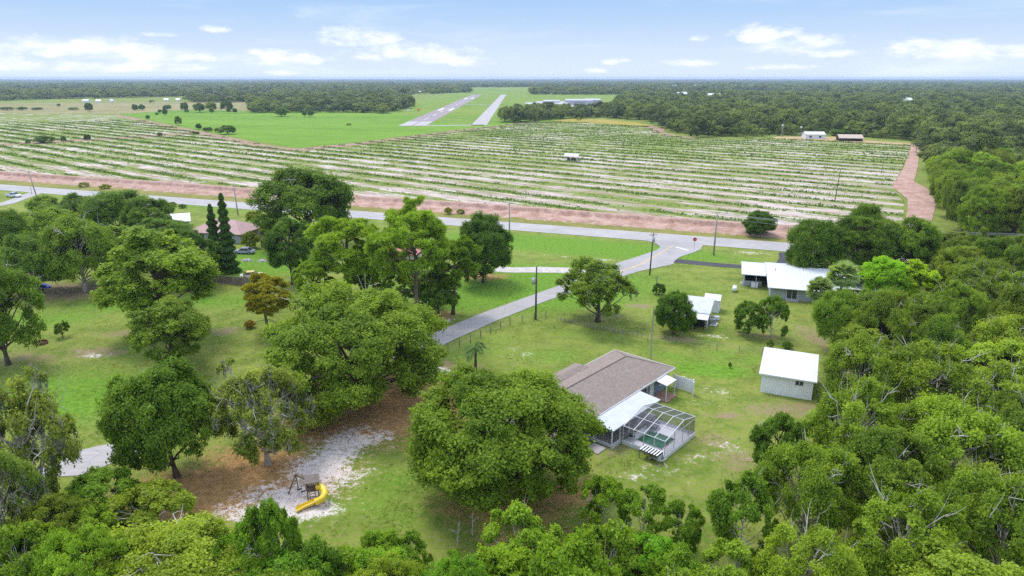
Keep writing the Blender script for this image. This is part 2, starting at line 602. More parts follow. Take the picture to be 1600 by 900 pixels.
def palm(key, seed, H, nf, L, fan, bend=0.0, droop=1.0):
    rng = np.random.default_rng(seed)
    V, Q, T = [], [], []
    top = Vector((bend, 0, H))

    def quad(a, b, c, d, t):
        i = len(V)
        V.extend([tuple(a), tuple(b), tuple(c), tuple(d)])
        Q.append((i, i + 1, i + 2, i + 3))
        T.extend([t] * 4)
    for k in range(nf):
        a = 2.4 * k + rng.uniform(-0.3, 0.3)
        el = rng.uniform(-0.75, 1.4) if fan else rng.uniform(0.1, 1.15)
        d = Vector((math.cos(a) * math.cos(el), math.sin(a) * math.cos(el), math.sin(el)))
        side = Vector((-math.sin(a), math.cos(a), 0))
        t = rng.uniform(0.2, 0.9)
        if fan:
            st = top + d * L * 0.45
            for j in range(19):
                w = (j - 9) / 9 * 1.5
                dd = (d * math.cos(w) + side * math.sin(w)).normalized()
                e = st + dd * L * 0.62 + Vector((0, 0, -0.16 * L * (0.4 + abs(w))))
                wv = side * 0.07 + Vector((0, 0, 0.04))
                quad(st - wv, st.lerp(e, 0.5) - wv * 1.8 + Vector((0, 0, 0.1)), e, st.lerp(e, 0.5) + wv * 1.8 + Vector((0, 0, 0.1)), t)
        else:
            segs = 9
            pts = []
            for j in range(segs + 1):
                s = j / segs
                pts.append(top + d * L * s + Vector((0, 0, -droop * 0.62 * L * s * s)))
            for j in range(1, segs):
                ll = L * 0.30 * math.sin(math.pi * (0.12 + 0.84 * j / segs))
                ax = (pts[j + 1] - pts[j]).normalized()
                for sgn in (-1, 1):
                    for q in range(3):
                        o = pts[j].lerp(pts[j + 1], q / 3)
                        tip = o + (side * sgn * 0.85 + ax * 0.6).normalized() * ll + Vector((0, 0, -0.32 * ll))
                        quad(o, o.lerp(tip, 0.5) + ax * 0.07, tip, o.lerp(tip, 0.5) - ax * 0.07, t)
    me = np_mesh('crown', np.array(V), np.array(Q), [M['frond']], np.array(T))
    mb = MB().tube([(0, 0, 0), (bend * 0.25 - 0.1, 0, H * 0.4), (bend * 0.7, 0, H * 0.75), top], [0.24, 0.17, 0.16, 0.13], 8)
    proto(key, [('crown', me), ('trunk', mb_mesh(mb, 'trunk', M['bark']))])


palm('fan_palm', 41, 5.0, 80, 2.3, True)
palm('queen_palm', 42, 3.4, 17, 2.3, False, bend=-0.4, droop=1.2)


def far_tree(key, seed, R, H, n, leaf):
    rng = np.random.default_rng(seed)
    p, nn, t, cen, rad, lob = crown_points(rng, R, H, 0.2, 15, 5, n, lobe_r=(.34, .5), low=-0.6, lobes=0.25, ntw=5, twig_s=.3)
    v, q = leaf_cards(p, nn, leaf, 0.75, rng)
    me = np_mesh('crown', v, q, [M['farleaf']], np.repeat(t, 4))
    PROTO[key] = dict(parts=[('crown', me)], R=R, H=H, zb=0.3)


for i in range(5):
    far_tree('far_%d' % i, 50 + i, 6.2 + 0.5 * (i % 3), 10.5 + (i % 2) * 1.5, 3600, 0.68)

TREES = []      # (x, y, radius) of every placed tree


def tree(name, key, x, y, R, H, label, cat='tree', group=None, col=(1, 1, 1), rz=None, parts=None):
    """a tree of a kind: an Empty at the foot, its parts linked copies of the kind's meshes"""
    pr = PROTO[key]
    o = bpy.data.objects.new(name, None)
    o.location = (x, y, 0)
    o.rotation_euler = (0, 0, random.uniform(0, 6.28) if rz is None else rz)
    o.scale = (R / pr['R'], R / pr['R'], H / pr['H'])
    link(o)
    tag(o, label, cat, group)
    for nm, me in pr['parts']:
        if parts and nm not in parts:
            continue
        c = bpy.data.objects.new(nm, me)
        link(c, o)
        c.color = (col[0], col[1], col[2], 1)
    TREES.append((x, y, R))
    return o


def fit(x0, y0, x1, y1, zb=1.0):
    """ground place, radius and height of a crown seen inside a photo box, its underside at height zb"""
    cx, cy = (x0 + x1) / 2, (y0 + y1) / 2
    zc = zb + 4
    for _ in range(12):
        X, Y = G(cx, cy, zc)
        D = depth_of(Y, zc)
        R = (x1 - x0) / 2 * D / FOC
        th = math.atan2(CAM_H - zc, Y)
        ext = (y1 - y0) / 2 * D / FOC
        h2 = ext ** 2 - (R * math.sin(th)) ** 2
        h = math.sqrt(max(h2, (0.35 * R) ** 2 * 1.0)) / math.cos(th) if h2 > 0 else 0.35 * R
        h = max(h, 0.42 * R)
        zc = zb + h
    return X, Y, R, zb + 2 * h

# ------------------------------------------------------------------ ground
def sheet(name, pts, z, mat, kind='structure', label=None):
    mb = MB()
    mb.poly([(p[0], p[1], z) for p in pts])
    o = mb.build(name, mat)
    if o.data.polygons[0].normal.z < 0:
        o.data.flip_normals()
    return tag(o, kind=kind)


# wear and cover of the lawn, surveyed as soft spots: kind, photo point, radii in metres, turn, strength
SPOTS = [
    ('litter', 600, 640, 13, 8, 0, 1.25), ('litter', 545, 668, 9, 6, 0, 1.0), ('litter', 420, 745, 9, 6, 0, 1.15), ('litter', 330, 770, 9, 5, 0, 1.25),
    ('litter', 640, 655, 4, 4, 0, 0.9), ('litter', 790, 790, 9, 4, 0, .75), ('litter', 880, 770, 6, 3, 0, 0.9), ('litter', 270, 770, 6, 4, 0, 1.0),
    ('litter', 570, 610, 10, 6, 0, 1.0), ('litter', 385, 715, 5, 4, 0, 0.9), ('litter', 840, 850, 5, 3, 0, 0.9), ('litter', 650, 690, 3, 3, 0, 0.7),
    ('litter', 755, 432, 6, 4, 0, 0.8), ('litter', 690, 490, 3, 3, 0, 0.7), ('litter', 800, 860, 3, 2, 0, .8),
    ('sand', 505, 725, 3.6, 6.0, -12, 1.15), ('sand', 545, 690, 4.0, 3.6, 10, 1.05), ('sand', 590, 683, 2.6, 1.8, 0, 0.95), ('sand', 440, 778, 5, 3.0, 15, 1.1),
    ('sand', 400, 800, 3.6, 2.0, 0, 1.1), ('sand', 485, 790, 3, 3, 0, 1.15), ('sand', 530, 752, 2.6, 3.2, -20, 0.9), ('sand', 575, 735, 2, 2, 0, .55),
    ('sand', 1030, 735, 4, 1.6, 10, 0.62), ('sand', 1000, 745, 2.5, 1.2, 0, 0.65), ('sand', 1095, 715, 2.0, 1.8, 0, 0.6), ('sand', 1075, 625, 5, 1.6, -25, 0.55),
    ('sand', 1110, 610, 3, 2.0, 0, 0.6), ('sand', 1130, 700, 4, 2, 0, .5), ('sand', 1110, 525, 3.0, .9, -15, 0.75), ('sand', 690, 578, 4, 1.2, -35, 1.0),
    ('sand', 705, 584, 3, 1.0, -35, 0.9), ('sand', 150, 555, 2.3, 1.0, 0, 0.9), ('sand', 135, 551, 4, 1.6, 0, 0.5), ('sand', 1170, 395, 7, 2.4, -20, .62),
    ('sand', 700, 502, 2.2, .8, 35, .9), ('sand', 1520, 415, 9, 4, -18, 1.2), ('sand', 930, 405, 14, 1.0, -18, .6), ('sand', 820, 555, 3, 2, 0, .5), ('sand', 805, 545, 2, 2.5, 0, .5),
    ('bare', 100, 455, 13, 6, 0, 1.1), ('bare', 150, 550, 6, 2.6, 0, 0.8), ('bare', 350, 518, 4, 3, 0, 0.75), ('bare', 700, 572, 5, 2.5, -30, 0.8), ('bare', 745, 575, 2.6, 1.6, 0, 0.8),
    ('bare', 200, 520, 7, 3, 0, .6), ('bare', 30, 560, 9, 4, 0, .6), ('bare', 60, 455, 8, 4, 0, .9), ('bare', 1000, 478, 3, 1.3, -10, 0.9), ('bare', 1060, 530, 4, 2, 0, 0.7), ('bare', 1190, 525, 8, 3, 0, 0.5), ('bare', 1135, 650, 3, 1.4, 0, 0.75), ('bare', 1160, 720, 6, 4, 0, .6),
    ('bare', 1115, 690, 3, 4, 0, 0.6), ('bare', 330, 440, 3, 1.5, 0, .5), ('bare', 770, 510, 12, 2, 44, .35), ('bare', 1275, 530, 3, 8, 0, .7), ('bare', 690, 500, 3, 1.6, 40, .9),
    ('bare', 970, 700, 2, 4, -40, .6), ('bare', 1230, 640, 8, 3, 0, .7), ('bare', 945, 495, 8, 3, 0, .5),
    ('lush', 820, 445, 26, 16, 0, 1.3), ('lush', 900, 385, 40, 9, -20, 1.2), ('lush', 740, 460, 12, 9, 0, 1.1), ('lush', 400, 410, 16, 12, 0, 1.2), ('lush', 700, 480, 9, 4, 0, .8),
    ('lush', 340, 470, 12, 6, 0, .75), ('lush', 250, 500, 9, 4, 0, .6), ('lush', 120, 500, 18, 5, 0, .45), ('lush', 150, 600, 12, 4, 0, .6), ('lush', 1110, 578, 6, 2.6, -10, 1.2), ('lush', 1060, 560, 7, 2.2, -30, .7),
    ('lush', 20, 360, 20, 20, 0, .9), ('lush', 120, 620, 14, 9, 0, .95), ('lush', 60, 500, 14, 6, 0, .7), ('lush', 190, 480, 12, 5, 0, .7), ('lush', 340, 520, 6, 6, 0, .6), ('lush', 600, 760, 8, 5, 0, .6), ('lush', 760, 545, 14, 5, 40, .5), ('lush', 1150, 560, 10, 4, -20, .6), ('lush', 900, 520, 16, 5, -30, .45), ('lush', 860, 555, 8, 4, 0, .6), ('lush', 300, 320, 40, 9, -20, .6), ('lush', 960, 690, 2, 3, 0, .7), ('lush', 620, 800, 10, 4, 0, .55), ('lush', 940, 790, 8, 2.5, 0, .55), ('lush', 700, 770, 5, 6, 0, .5),
    ('lush', 1040, 450, 18, 6, 0, .5), ('lush', 1150, 700, 4, 3, 0, .4),
]


def spot_field(X, Y):
    out = {k: np.zeros_like(X) for k in ('litter', 'sand', 'bare', 'lush')}
    for k, px, py, rx, ry, a, s in SPOTS:
        x, y = G(px, py)
        a = math.radians(a)
        dx, dy = X - x, Y - y
        u = (dx * math.cos(a) + dy * math.sin(a)) / rx
        w = (-dx * math.sin(a) + dy * math.cos(a)) / ry
        out[k] = np.maximum(out[k], s * np.exp(-(u * u + w * w) * 0.9))
    return out


def axis_steps(lo, hi, step, far, n):
    core = np.arange(lo, hi + 1e-6, step)
    g = np.geomspace(1, 1 + (far - max(abs(lo), abs(hi))), n)
    return core, g


xs = np.concatenate([-np.geomspace(120, 15000, 40)[::-1], np.arange(-119, 119.1, 0.85), np.geomspace(120, 15000, 40)])
ys = np.concatenate([[-9000, -3000, -600, -100, -20], np.arange(5, 215, 0.85), np.geomspace(216, 15500, 60)])
GX, GY = np.meshgrid(xs, ys)
fields = spot_field(GX, GY)
nx, ny = len(xs), len(ys)
verts = np.stack([GX.ravel(), GY.ravel(), np.zeros(nx * ny)], 1)
ii = np.arange(nx * ny).reshape(ny, nx)
quads = np.stack([ii[:-1, :-1].ravel(), ii[:-1, 1:].ravel(), ii[1:, 1:].ravel(), ii[1:, :-1].ravel()], 1)


def ground_material():
    m, nt, out = new_mat('lawn')
    N = NT(nt)
    co = N.coord()
    big = N.noise(co, 0.05, 4, 0.6)
    mid = N.noise(co, 0.32, 5, 0.65)
    sm = N.noise(co, 1.6, 5, 0.7)
    fine = N.noise(co, 6.0, 4, 0.75)
    f = N.math('ADD', N.math('MULTIPLY', big, 0.35), N.math('MULTIPLY', mid, 0.65))
    c = N.mix(N.smooth(f, 0.38, 0.62), (0.110, 0.180, 0.018), (0.220, 0.262, 0.046))
    c = N.mix(N.math('MULTIPLY', N.smooth(sm, 0.44, 0.66), 0.55), c, (0.27, 0.225, 0.10))
    lush = N.smooth(N.math('ADD', N.attr('lush'), N.math('MULTIPLY', N.math('SUBTRACT', mid, 0.5), 1.1)), 0.25, 0.85)
    c = N.mix(lush, c, N.mix(N.smooth(sm, 0.35, 0.65), (0.085, 0.190, 0.014), (0.165, 0.285, 0.030)))
    # the lawn's wear: pale specks and dark tufts
    c = N.mix(N.math('MULTIPLY', N.smooth(fine, 0.58, 0.74), 0.45), c, (0.36, 0.32, 0.18))
    c = N.mix(N.math('MULTIPLY', N.smooth(fine, 0.44, 0.28), 0.55), c, (0.055, 0.075, 0.016))
    nz = N.math('ADD', N.math('MULTIPLY', N.math('SUBTRACT', sm, 0.5), 1.1), N.math('MULTIPLY', N.math('SUBTRACT', mid, 0.5), 0.9))
    nz2 = N.math('ADD', nz, N.math('MULTIPLY', N.math('SUBTRACT', fine, 0.5), 0.9))
    bare = N.smooth(N.math('ADD', N.attr('bare'), nz2), 0.35, 0.8)
    c = N.mix(N.math('MULTIPLY', bare, 0.85), c, N.mix(N.smooth(fine, 0.35, 0.65), (0.20, 0.125, 0.075), (0.34, 0.25, 0.17)))
    lit = N.smooth(N.math('ADD', N.attr('litter'), N.math('MULTIPLY', nz2, 0.7)), 0.3, 0.85)
    c = N.mix(N.math('MULTIPLY', lit, 0.92), c, N.mix(N.smooth(N.math('ADD', N.math('MULTIPLY', fine, .5), N.math('MULTIPLY', sm, .5)), 0.36, 0.62), (0.215, 0.112, 0.046), (0.50, 0.285, 0.125)))
    sand = N.smooth(N.math('ADD', N.attr('sand'), N.math('MULTIPLY', nz2, 1.7)), 0.52, 0.95)
    c = N.mix(N.math('MULTIPLY', sand, 0.92), c, N.mix(N.smooth(N.math('ADD', N.math('MULTIPLY', fine, .6), N.math('MULTIPLY', sm, .4)), 0.36, 0.54), (0.25, 0.175, 0.14), (0.68, 0.61, 0.58)))
    h = N.math('ADD', N.math('MULTIPLY', sm, 0.5), fine)
    nt.links.new(N.bsdf(c, 0.95, 0, 0.1, h, 0.7, 0.12), out.inputs[0])
    return m


gm = np_mesh('ground', verts, quads, [ground_material()])
for k, a in fields.items():
    at = gm.attributes.new(k, 'FLOAT', 'POINT')
    at.data.foreach_set('value', a.ravel().astype(np.float32))
tag(link(bpy.data.objects.new('ground', gm)), kind='structure')


def turf(name, a, b, dry, scale=0.02, streak=None, drymix=0.5):
    m, nt, out = new_mat(name)
    N = NT(nt)
    co = N.coord()
    v = N.mapping(co, *streak) if streak else co
    n1 = N.noise(v, scale, 5, 0.6)
    n2 = N.noise(v, scale * 7, 5, 0.65)
    n3 = N.noise(co, 0.9, 4, 0.7)
    c = N.mix(N.smooth(N.math('ADD', N.math('MULTIPLY', n1, 0.5), N.math('MULTIPLY', n2, 0.5)), 0.36, 0.64), a, b)
    c = N.mix(N.math('MULTIPLY', N.smooth(n3, 0.5, 0.75), drymix), c, dry)
    nt.links.new(N.bsdf(c, 0.95, 0, 0.1, n3, 0.5, 0.15), out.inputs[0])
    return m


# far open grass of the airfield, then the bright pasture before it
MA = turf('airfield_grass', (0.125, 0.215, 0.022), (0.195, 0.260, 0.040), (0.28, 0.25, 0.09), 0.008, None, 0.35)
MP = turf('pasture_grass', (0.105, 0.215, 0.014), (0.170, 0.285, 0.028), (0.18, 0.23, 0.05), 0.012, ((0.4, 1, 1), (0, 0, 0.4)), 0.22)
MR = turf('rough_grass', (0.20, 0.19, 0.07), (0.31, 0.26, 0.13), (0.14, 0.15, 0.05), 0.012, None, 0.5)
px = lambda pts: [G(*p) for p in pts]
sheet('airfield', px([(465, 232), (180, 178), (420, 176), (640, 160), (735, 137.5), (860, 136.5), (1010, 150), (960, 163), (900, 190), (700, 205)]), 0.03, MA)
sheet('pasture', px([(465, 231.5), (330, 208), (232, 186), (190, 178), (300, 171), (430, 175), (610, 175), (660, 185), (735, 199), (810, 186), (830, 188), (800, 193.5), (700, 204.5), (560, 222)]), 0.06, MP)
sheet('rough_field', px([(-200, 176), (-200, 163.5), (20, 161.5), (420, 158), (420, 172), (180, 177.5)]), 0.03, MR)

# ------------------------------------------------------------------ crop field
ROWA = math.radians(-38.0)
ROWN = Vector((-math.sin(ROWA), math.cos(ROWA)))     # across the rows
ROWD = Vector((math.cos(ROWA), math.sin(ROWA)))
PITCHR = 12.6
R0 = Vector(G(800, 302)).dot(ROWN) % PITCHR
bank_far = [Vector((-217.5, 291.8)), Vector((63.3, 184.5))]
bd = (bank_far[1] - bank_far[0]).normalized()
FIELD = [tuple(bank_far[0] - bd * 260), tuple(bank_far[1] + bd * 3)] + px([(1240, 352), (1412, 345), (1412, 318), (1394, 290), (1410, 262), (1424, 226), (1330, 222), (1200, 216.5), (1085, 218), (1037, 210), (1020, 201), (1000, 197), (860, 189.5), (800, 194.5), (700, 206), (560, 224), (470, 234), (430, 230), (280, 201), (180, 180), (0, 176.5), (-330, 176)])


def inside(poly, X, Y):
    X, Y = np.asarray(X), np.asarray(Y)
    r = np.zeros(X.shape, bool)
    n = len(poly)
    for i in range(n):
        x1, y1 = poly[i]
        x2, y2 = poly[(i + 1) % n]
        c = (y1 > Y) != (y2 > Y)
        with np.errstate(divide='ignore', invalid='ignore'):
            r ^= c & (X < (x2 - x1) * (Y - y1) / (y2 - y1 + 1e-12) + x1)
    return r


def field_material():
    m, nt, out = new_mat('tilled_sand')
    N = NT(nt)
    co = N.coord()
    rot = N.mapping(co, (1, 1, 1), (0, 0, -ROWA))     # x along the rows, y across
    sx = N.n('ShaderNodeSeparateXYZ')
    nt.links.new(rot, sx.inputs[0])
    wob = N.math('MULTIPLY', N.math('SUBTRACT', N.noise(co, 0.06, 3), 0.5), 2.2)
    v = N.math('FRACT', N.math('DIVIDE', N.math('ADD', N.math('SUBTRACT', sx.outputs[1], R0 - PITCHR * 20.5), wob), PITCHR))
    d = N.math('ABSOLUTE', N.math('SUBTRACT', v, 0.5))          # 0 on the row, 0.5 half way
    stre = N.mapping(rot, (0.045, 0.5, 1))
    s1 = N.noise(stre, 1.0, 5, 0.65)
    s2 = N.noise(N.mapping(rot, (0.10, 1.3, 1)), 1.0, 4, 0.65)
    blot = N.noise(co, 0.017, 5, 0.68)
    fine = N.noise(co, 0.8, 5, 0.75)
    sand = N.mix(N.smooth(N.math('ADD', N.math('MULTIPLY', s1, .6), N.math('MULTIPLY', blot, .4)), 0.40, 0.60), (0.27, 0.185, 0.135), (0.57, 0.49, 0.45))
    sand = N.mix(N.math('MULTIPLY', N.smooth(s2, 0.47, 0.64), 0.75), sand, (0.25, 0.185, 0.12))
    sand = N.mix(N.math('MULTIPLY', N.smooth(fine, 0.55, 0.75), 0.5), sand, (0.17, 0.15, 0.075))
    gap = N.math('ADD', N.math('MULTIPLY', s1, 0.5), N.math('MULTIPLY', blot, 0.5))
    # weeds spread from the rows, more of them where the sand is not blown bare
    w = N.math('ADD', N.math('MULTIPLY_ADD', d, -1.75, 0.99), N.math('MULTIPLY', N.math('SUBTRACT', 0.5, gap), 4.2))
    w = N.math('ADD', w, N.math('MULTIPLY', N.math('SUBTRACT', s2, 0.5), 1.9))
    w = N.math('ADD', w, N.math('MULTIPLY', N.math('SUBTRACT', fine, 0.5), 1.0))
    sy = N.n('ShaderNodeSeparateXYZ')
    nt.links.new(co, sy.inputs[0])
    w = N.math('ADD', w, N.math('MULTIPLY', N.smooth(sy.outputs[1], 230, 420), 0.28))
    g = N.smooth(w, 0.34, 0.72)
    green = N.mix(N.smooth(N.math('ADD', N.math('MULTIPLY', fine, .5), N.math('MULTIPLY', s2, .5)), 0.38, 0.62), (0.105, 0.162, 0.022), (0.220, 0.265, 0.055))
    c = N.mix(N.math('MULTIPLY', g, 0.95), sand, green)
    nt.links.new(N.bsdf(c, 0.95, 0, 0.1, N.math('ADD', fine, s2), 0.6, 0.25), out.inputs[0])
    return m


sheet('crop_field', FIELD, 0.09, field_material())


def soil(name, a, b, dark, scale=0.5):
    m, nt, out = new_mat(name)
    N = NT(nt)
    co = N.coord()
    n1 = N.noise(co, scale, 6, 0.7)
    n2 = N.noise(co, scale * 5, 5, 0.7)
    c = N.mix(N.smooth(N.math('ADD', N.math('MULTIPLY', n1, 0.6), N.math('MULTIPLY', n2, 0.4)), 0.36, 0.62), a, b)
    c = N.mix(N.math('MULTIPLY', N.smooth(n2, 0.52, 0.70), 0.6), c, dark)
    nt.links.new(N.bsdf(c, 0.95, 0, 0.1, n2, 0.8, 0.3), out.inputs[0])
    return m


MPINK = soil('pink_clay', (0.31, 0.175, 0.125), (0.50, 0.345, 0.285), (0.21, 0.12, 0.085), 0.22)
MTRK = soil('brown_track', (0.26, 0.165, 0.11), (0.38, 0.27, 0.19), (0.14, 0.12, 0.05), 0.3)
MYEL = turf('yellow_weeds', (0.26, 0.24, 0.04), (0.36, 0.27, 0.06), (0.30, 0.13, 0.05), 0.02, None, 0.5)
sheet('clay_track', px([(1424, 225), (1437, 230), (1434, 262), (1428, 284), (1450, 296), (1463, 318), (1456, 345), (1448, 362), (1408, 362), (1418, 330), (1418, 312), (1395, 293), (1396, 286), (1412, 262), (1420, 240)]), 0.13, MPINK)
sheet('field_track', px([(-250, 238), (0, 224.5), (150, 216.5), (310, 206), (312, 209.5), (150, 220), (0, 228), (-250, 243)]), 0.13, MTRK)
sheet('pasture_track', px([(180, 178.5), (280, 199), (330, 208.5), (430, 229.5), (465, 232.5), (560, 223), (700, 205), (800, 193.8), (840, 189.5), (840, 191), (800, 195.5), (700, 208), (560, 227), (468, 237), (420, 234), (280, 204), (180, 181)]), 0.13, MTRK)
sheet('weed_strip', px([(862, 189), (890, 186), (935, 186.5), (990, 191), (1020, 197), (1010, 198.5), (990, 196.5), (930, 192.5), (880, 190.5)]), 0.13, MYEL)
sheet('barn_yard', px([(1200, 216.5), (1215, 213.5), (1300, 214), (1360, 220), (1428, 224.5), (1420, 228), (1330, 223), (1260, 219.5)]), 0.13, soil('yard_soil', (0.36, 0.25, 0.11), (0.44, 0.33, 0.19), (0.22, 0.18, 0.06), 0.2))
sheet('far_track', px([(1000, 196.5), (1022, 197.5), (1040, 202), (1036, 207), (1060, 212.5), (1085, 215.5), (1085, 218), (1040, 212), (1019, 206.5), (1020, 202)]), 0.13, MTRK)

# clay bank between field and road: flat shoulder, a broken scarp, rubble below
nb, na = 900, 56
t = np.linspace(-255, 345, nb)
wv = np.linspace(0, 17, na)
Bn = np.array([bd.y, -bd.x])        # towards the road
base = np.array(bank_far[0])
TT, WW = np.meshgrid(t, wv, indexing='ij')
rz_ = np.zeros_like(TT)
for i in range(nb):
    for j in range(na):
        rz_[i, j] = mnoise.fractal(Vector((TT[i, j] * 0.35, WW[i, j] * 0.35, 3.1)), 0.8, 2.1, 4)
edge = 7.0 + 0.9 * np.sin(TT * 0.05) + 1.3 * rz_
prof = np.interp(WW - edge, [-9, -6, -0.5, 0.1, 0.8, 2.2, 4.5, 7.5, 9.0, 12.0], [0.05, 0.45, 1.35, 1.25, 0.25, 0.15, 0.42, 0.22, 0.0, -0.25])
ZZ = prof + rz_ * np.interp(WW - edge, [-9, -1, 0.5, 4, 9], [0.05, 0.14, 0.35, 0.5, 0.25]) + 0.06
XX = base[0] + bd.x * TT + Bn[0] * WW
YY = base[1] + bd.y * TT + Bn[1] * WW
endf = np.clip((TT.max() - TT) / 8, 0, 1) * np.clip((TT - TT.min()) / 8, 0, 1)
ZZ = np.where((WW < 0.1) | (WW > 16.8), 0.0, ZZ * endf)
ib = np.arange(nb * na).reshape(nb, na)
q = np.stack([ib[:-1, :-1].ravel(), ib[:-1, 1:].ravel(), ib[1:, 1:].ravel(), ib[1:, :-1].ravel()], 1)
tag(link(bpy.data.objects.new('clay_bank', np_mesh('clay_bank', np.stack([XX.ravel(), YY.ravel(), ZZ.ravel()], 1), q, [MPINK]))), kind='structure')
sheet('road_verge', [tuple(Vector((-217.5, 291.8)) - bd * 200 + Vector(Bn) * 15.0), tuple(Vector((63.3, 184.5)) + bd * 200 + Vector(Bn) * 15.0), tuple(Vector((63.3, 184.5)) + bd * 200 + Vector(Bn) * 23.5), tuple(Vector((-217.5, 291.8)) - bd * 200 + Vector(Bn) * 23.5)], 0.012,
      turf('verge_grass', (0.150, 0.165, 0.035), (0.255, 0.225, 0.070), (0.30, 0.17, 0.07), 0.06, None, 0.45))

# ------------------------------------------------------------------ roads


def road_material(name, a, b, edge=None):
    m, nt, out = new_mat(name)
    N = NT(nt)
    co = N.coord()
    n1 = N.noise(co, 0.12, 5, 0.6)
    n2 = N.noise(co, 3.0, 4, 0.7)
    n3 = N.noise(N.mapping(co, (0.25, 2.2, 1), (0, 0, math.radians(20))), 1.0, 4, 0.6)
    c = N.mix(N.smooth(N.math('ADD', N.math('MULTIPLY', n1, .55), N.math('MULTIPLY', n3, .45)), 0.35, 0.65), a, b)
    c = N.mix(N.math('MULTIPLY', N.smooth(n2, 0.5, 0.8), 0.35), c, tuple(x * 0.7 for x in a))
    vo = N.n('ShaderNodeTexVoronoi', feature='DISTANCE_TO_EDGE')
    nt.links.new(co, vo.inputs['Vector'])
    vo.inputs['Scale'].default_value = 0.16
    c = N.mix(N.math('MULTIPLY', N.smooth(vo.outputs[0], 0.012, 0.003), 0.35), c, tuple(x * 0.5 for x in a))
    nt.links.new(N.bsdf(c, 0.85, 0, 0.25, n2, 0.3, 0.02), out.inputs[0])
    return m


MROAD = road_material('worn_asphalt', (0.315, 0.295, 0.285), (0.40, 0.38, 0.365))
MSIDE = road_material('side_asphalt', (0.285, 0.268, 0.26), (0.37, 0.35, 0.338))
MDRV = road_material('new_asphalt', (0.045, 0.043, 0.046), (0.075, 0.070, 0.074))
MCONC = road_material('pale_concrete', (0.33, 0.305, 0.295), (0.43, 0.40, 0.39))
MWHITE_PAINT = plain('road_paint', (0.55, 0.54, 0.52), 0.12, 0.8, 0.8)
MYEL_PAINT = plain('faded_yellow_paint', (0.46, 0.37, 0.22), 0.15, 0.8, 0.8)
rn = [Vector((-181.5, 241.6)), Vector((62.3, 151.9))]
rf = [Vector((-190.2, 253.7)), Vector((65.7, 160.8))]
rd = (rn[1] - rn[0]).normalized()
rp = Vector((-rd.y, rd.x))
RW = 9.3
road = sheet('main_road', [tuple(rn[0] - rd * 220), tuple(rn[0] + rd * 700), tuple(rn[0] + rd * 700 + rp * RW), tuple(rn[0] - rd * 220 + rp * RW)], 0.055, MROAD)
for off, w in ((0.35, 0.14), (RW - 0.49, 0.14)):
    e = sheet('edge_marking', [tuple(rn[0] - rd * 220 + rp * off), tuple(rn[0] + rd * 700 + rp * off), tuple(rn[0] + rd * 700 + rp * (off + w)), tuple(rn[0] - rd * 220 + rp * (off + w))], 0.062, MWHITE_PAINT)
    e.parent = road
side = sheet('side_road', px([(1094, 390.5), (1086, 394), (1062, 402), (1054, 408), (1052, 413), (1000, 424), (925, 446), (850, 472), (775, 502), (712, 530), (660, 556), (630, 572), (612, 560), (640, 540), (688, 516), (760, 487), (830, 462), (900, 437), (962, 412), (1000, 400), (1026, 391), (1032, 386), (1025, 380.5), (1012, 377), (1010, 374), (1100, 381)]), 0.069, MSIDE)
e = sheet('centre_marking', px([(1051, 383.5), (1053, 384.0), (1004, 413.5), (915, 444), (913, 443.2), (1001, 412.5)]), 0.076, MYEL_PAINT)
e.parent = side
e = sheet('stop_marking', px([(1054, 386.5), (1057, 385.7), (1077, 391), (1074, 392.2)]), 0.078, MWHITE_PAINT)
e.parent = side
sheet('driveway', px([(1056, 404), (1066, 405.5), (1120, 411), (1165, 414.5), (1203, 417), (1212, 412), (1217, 404), (1217, 394), (1240, 395), (1242, 408), (1244, 424), (1200, 424), (1165, 420), (1120, 417), (1062, 411.5), (1052, 411)]), 0.03, MDRV)
MGRAV = soil('white_gravel', (0.42, 0.38, 0.34), (0.62, 0.58, 0.54), (0.28, 0.26, 0.18), 0.8)
sheet('gravel_drive', px([(780, 416), (800, 418), (845, 417), (905, 419), (935, 421), (930, 428), (895, 427), (840, 426), (790, 426), (770, 424)]), 0.035, MGRAV)
sheet('concrete_path', px([(93, 722), (112, 707), (150, 698), (190, 690), (240, 684), (250, 700), (190, 717), (150, 735), (128, 743), (90, 745), (40, 760), (20, 750)]), 0.04, MCONC)
sheet('side_street', px([(-120, 330), (0, 318), (40, 303), (58, 298), (64, 303), (40, 311), (22, 318), (-20, 326), (-120, 340)]), 0.065, MROAD)

# runway and taxiway
MRUN = road_material('runway_asphalt', (0.235, 0.190, 0.195), (0.31, 0.255, 0.26))
runway = sheet('runway', [(-94.6, 578), (-71.3, 578), (-71.3, 1690), (-94.6, 1690)], 0.10, MRUN)
for k, (x0, x1, y0, y1) in enumerate([(-94 + 2.1 * i + (1.8 if i > 4 else 0), -94 + 2.1 * i + (1.8 if i > 4 else 0) + 0.95, 583, 640) for i in range(10)] + [(-91.5, -87.3, 855, 925), (-78.5, -74.3, 855, 925), (-91.5, -87.3, 1330, 1420), (-78.5, -74.3, 1330, 1420)] + [(-83.5, -82.4, y, y + 36) for y in range(665, 1560, 75)]):
    e = sheet('runway_marking', [(x0, y0), (x1, y0), (x1, y1), (x0, y1)], 0.12, MWHITE_PAINT)
    e.parent = runway
sheet('taxiway', [(-34.3, 586), (-21.4, 586), (-13.6, 1690), (-25.7, 1690)], 0.10, MCONC)
sheet('taxiway_link', [(-71.0, 580), (-22.0, 586), (-24, 594), (-71.0, 588)], 0.10, MCONC)
sheet('taxiway_link', [(-71.0, 1052), (-30.3, 1052), (-30.3, 1062), (-71.0, 1062)], 0.10, MCONC)
sheet('apron', px([(830, 162), (840, 158), (945, 158), (955, 166), (940, 173), (835, 169)]), 0.10, MCONC)

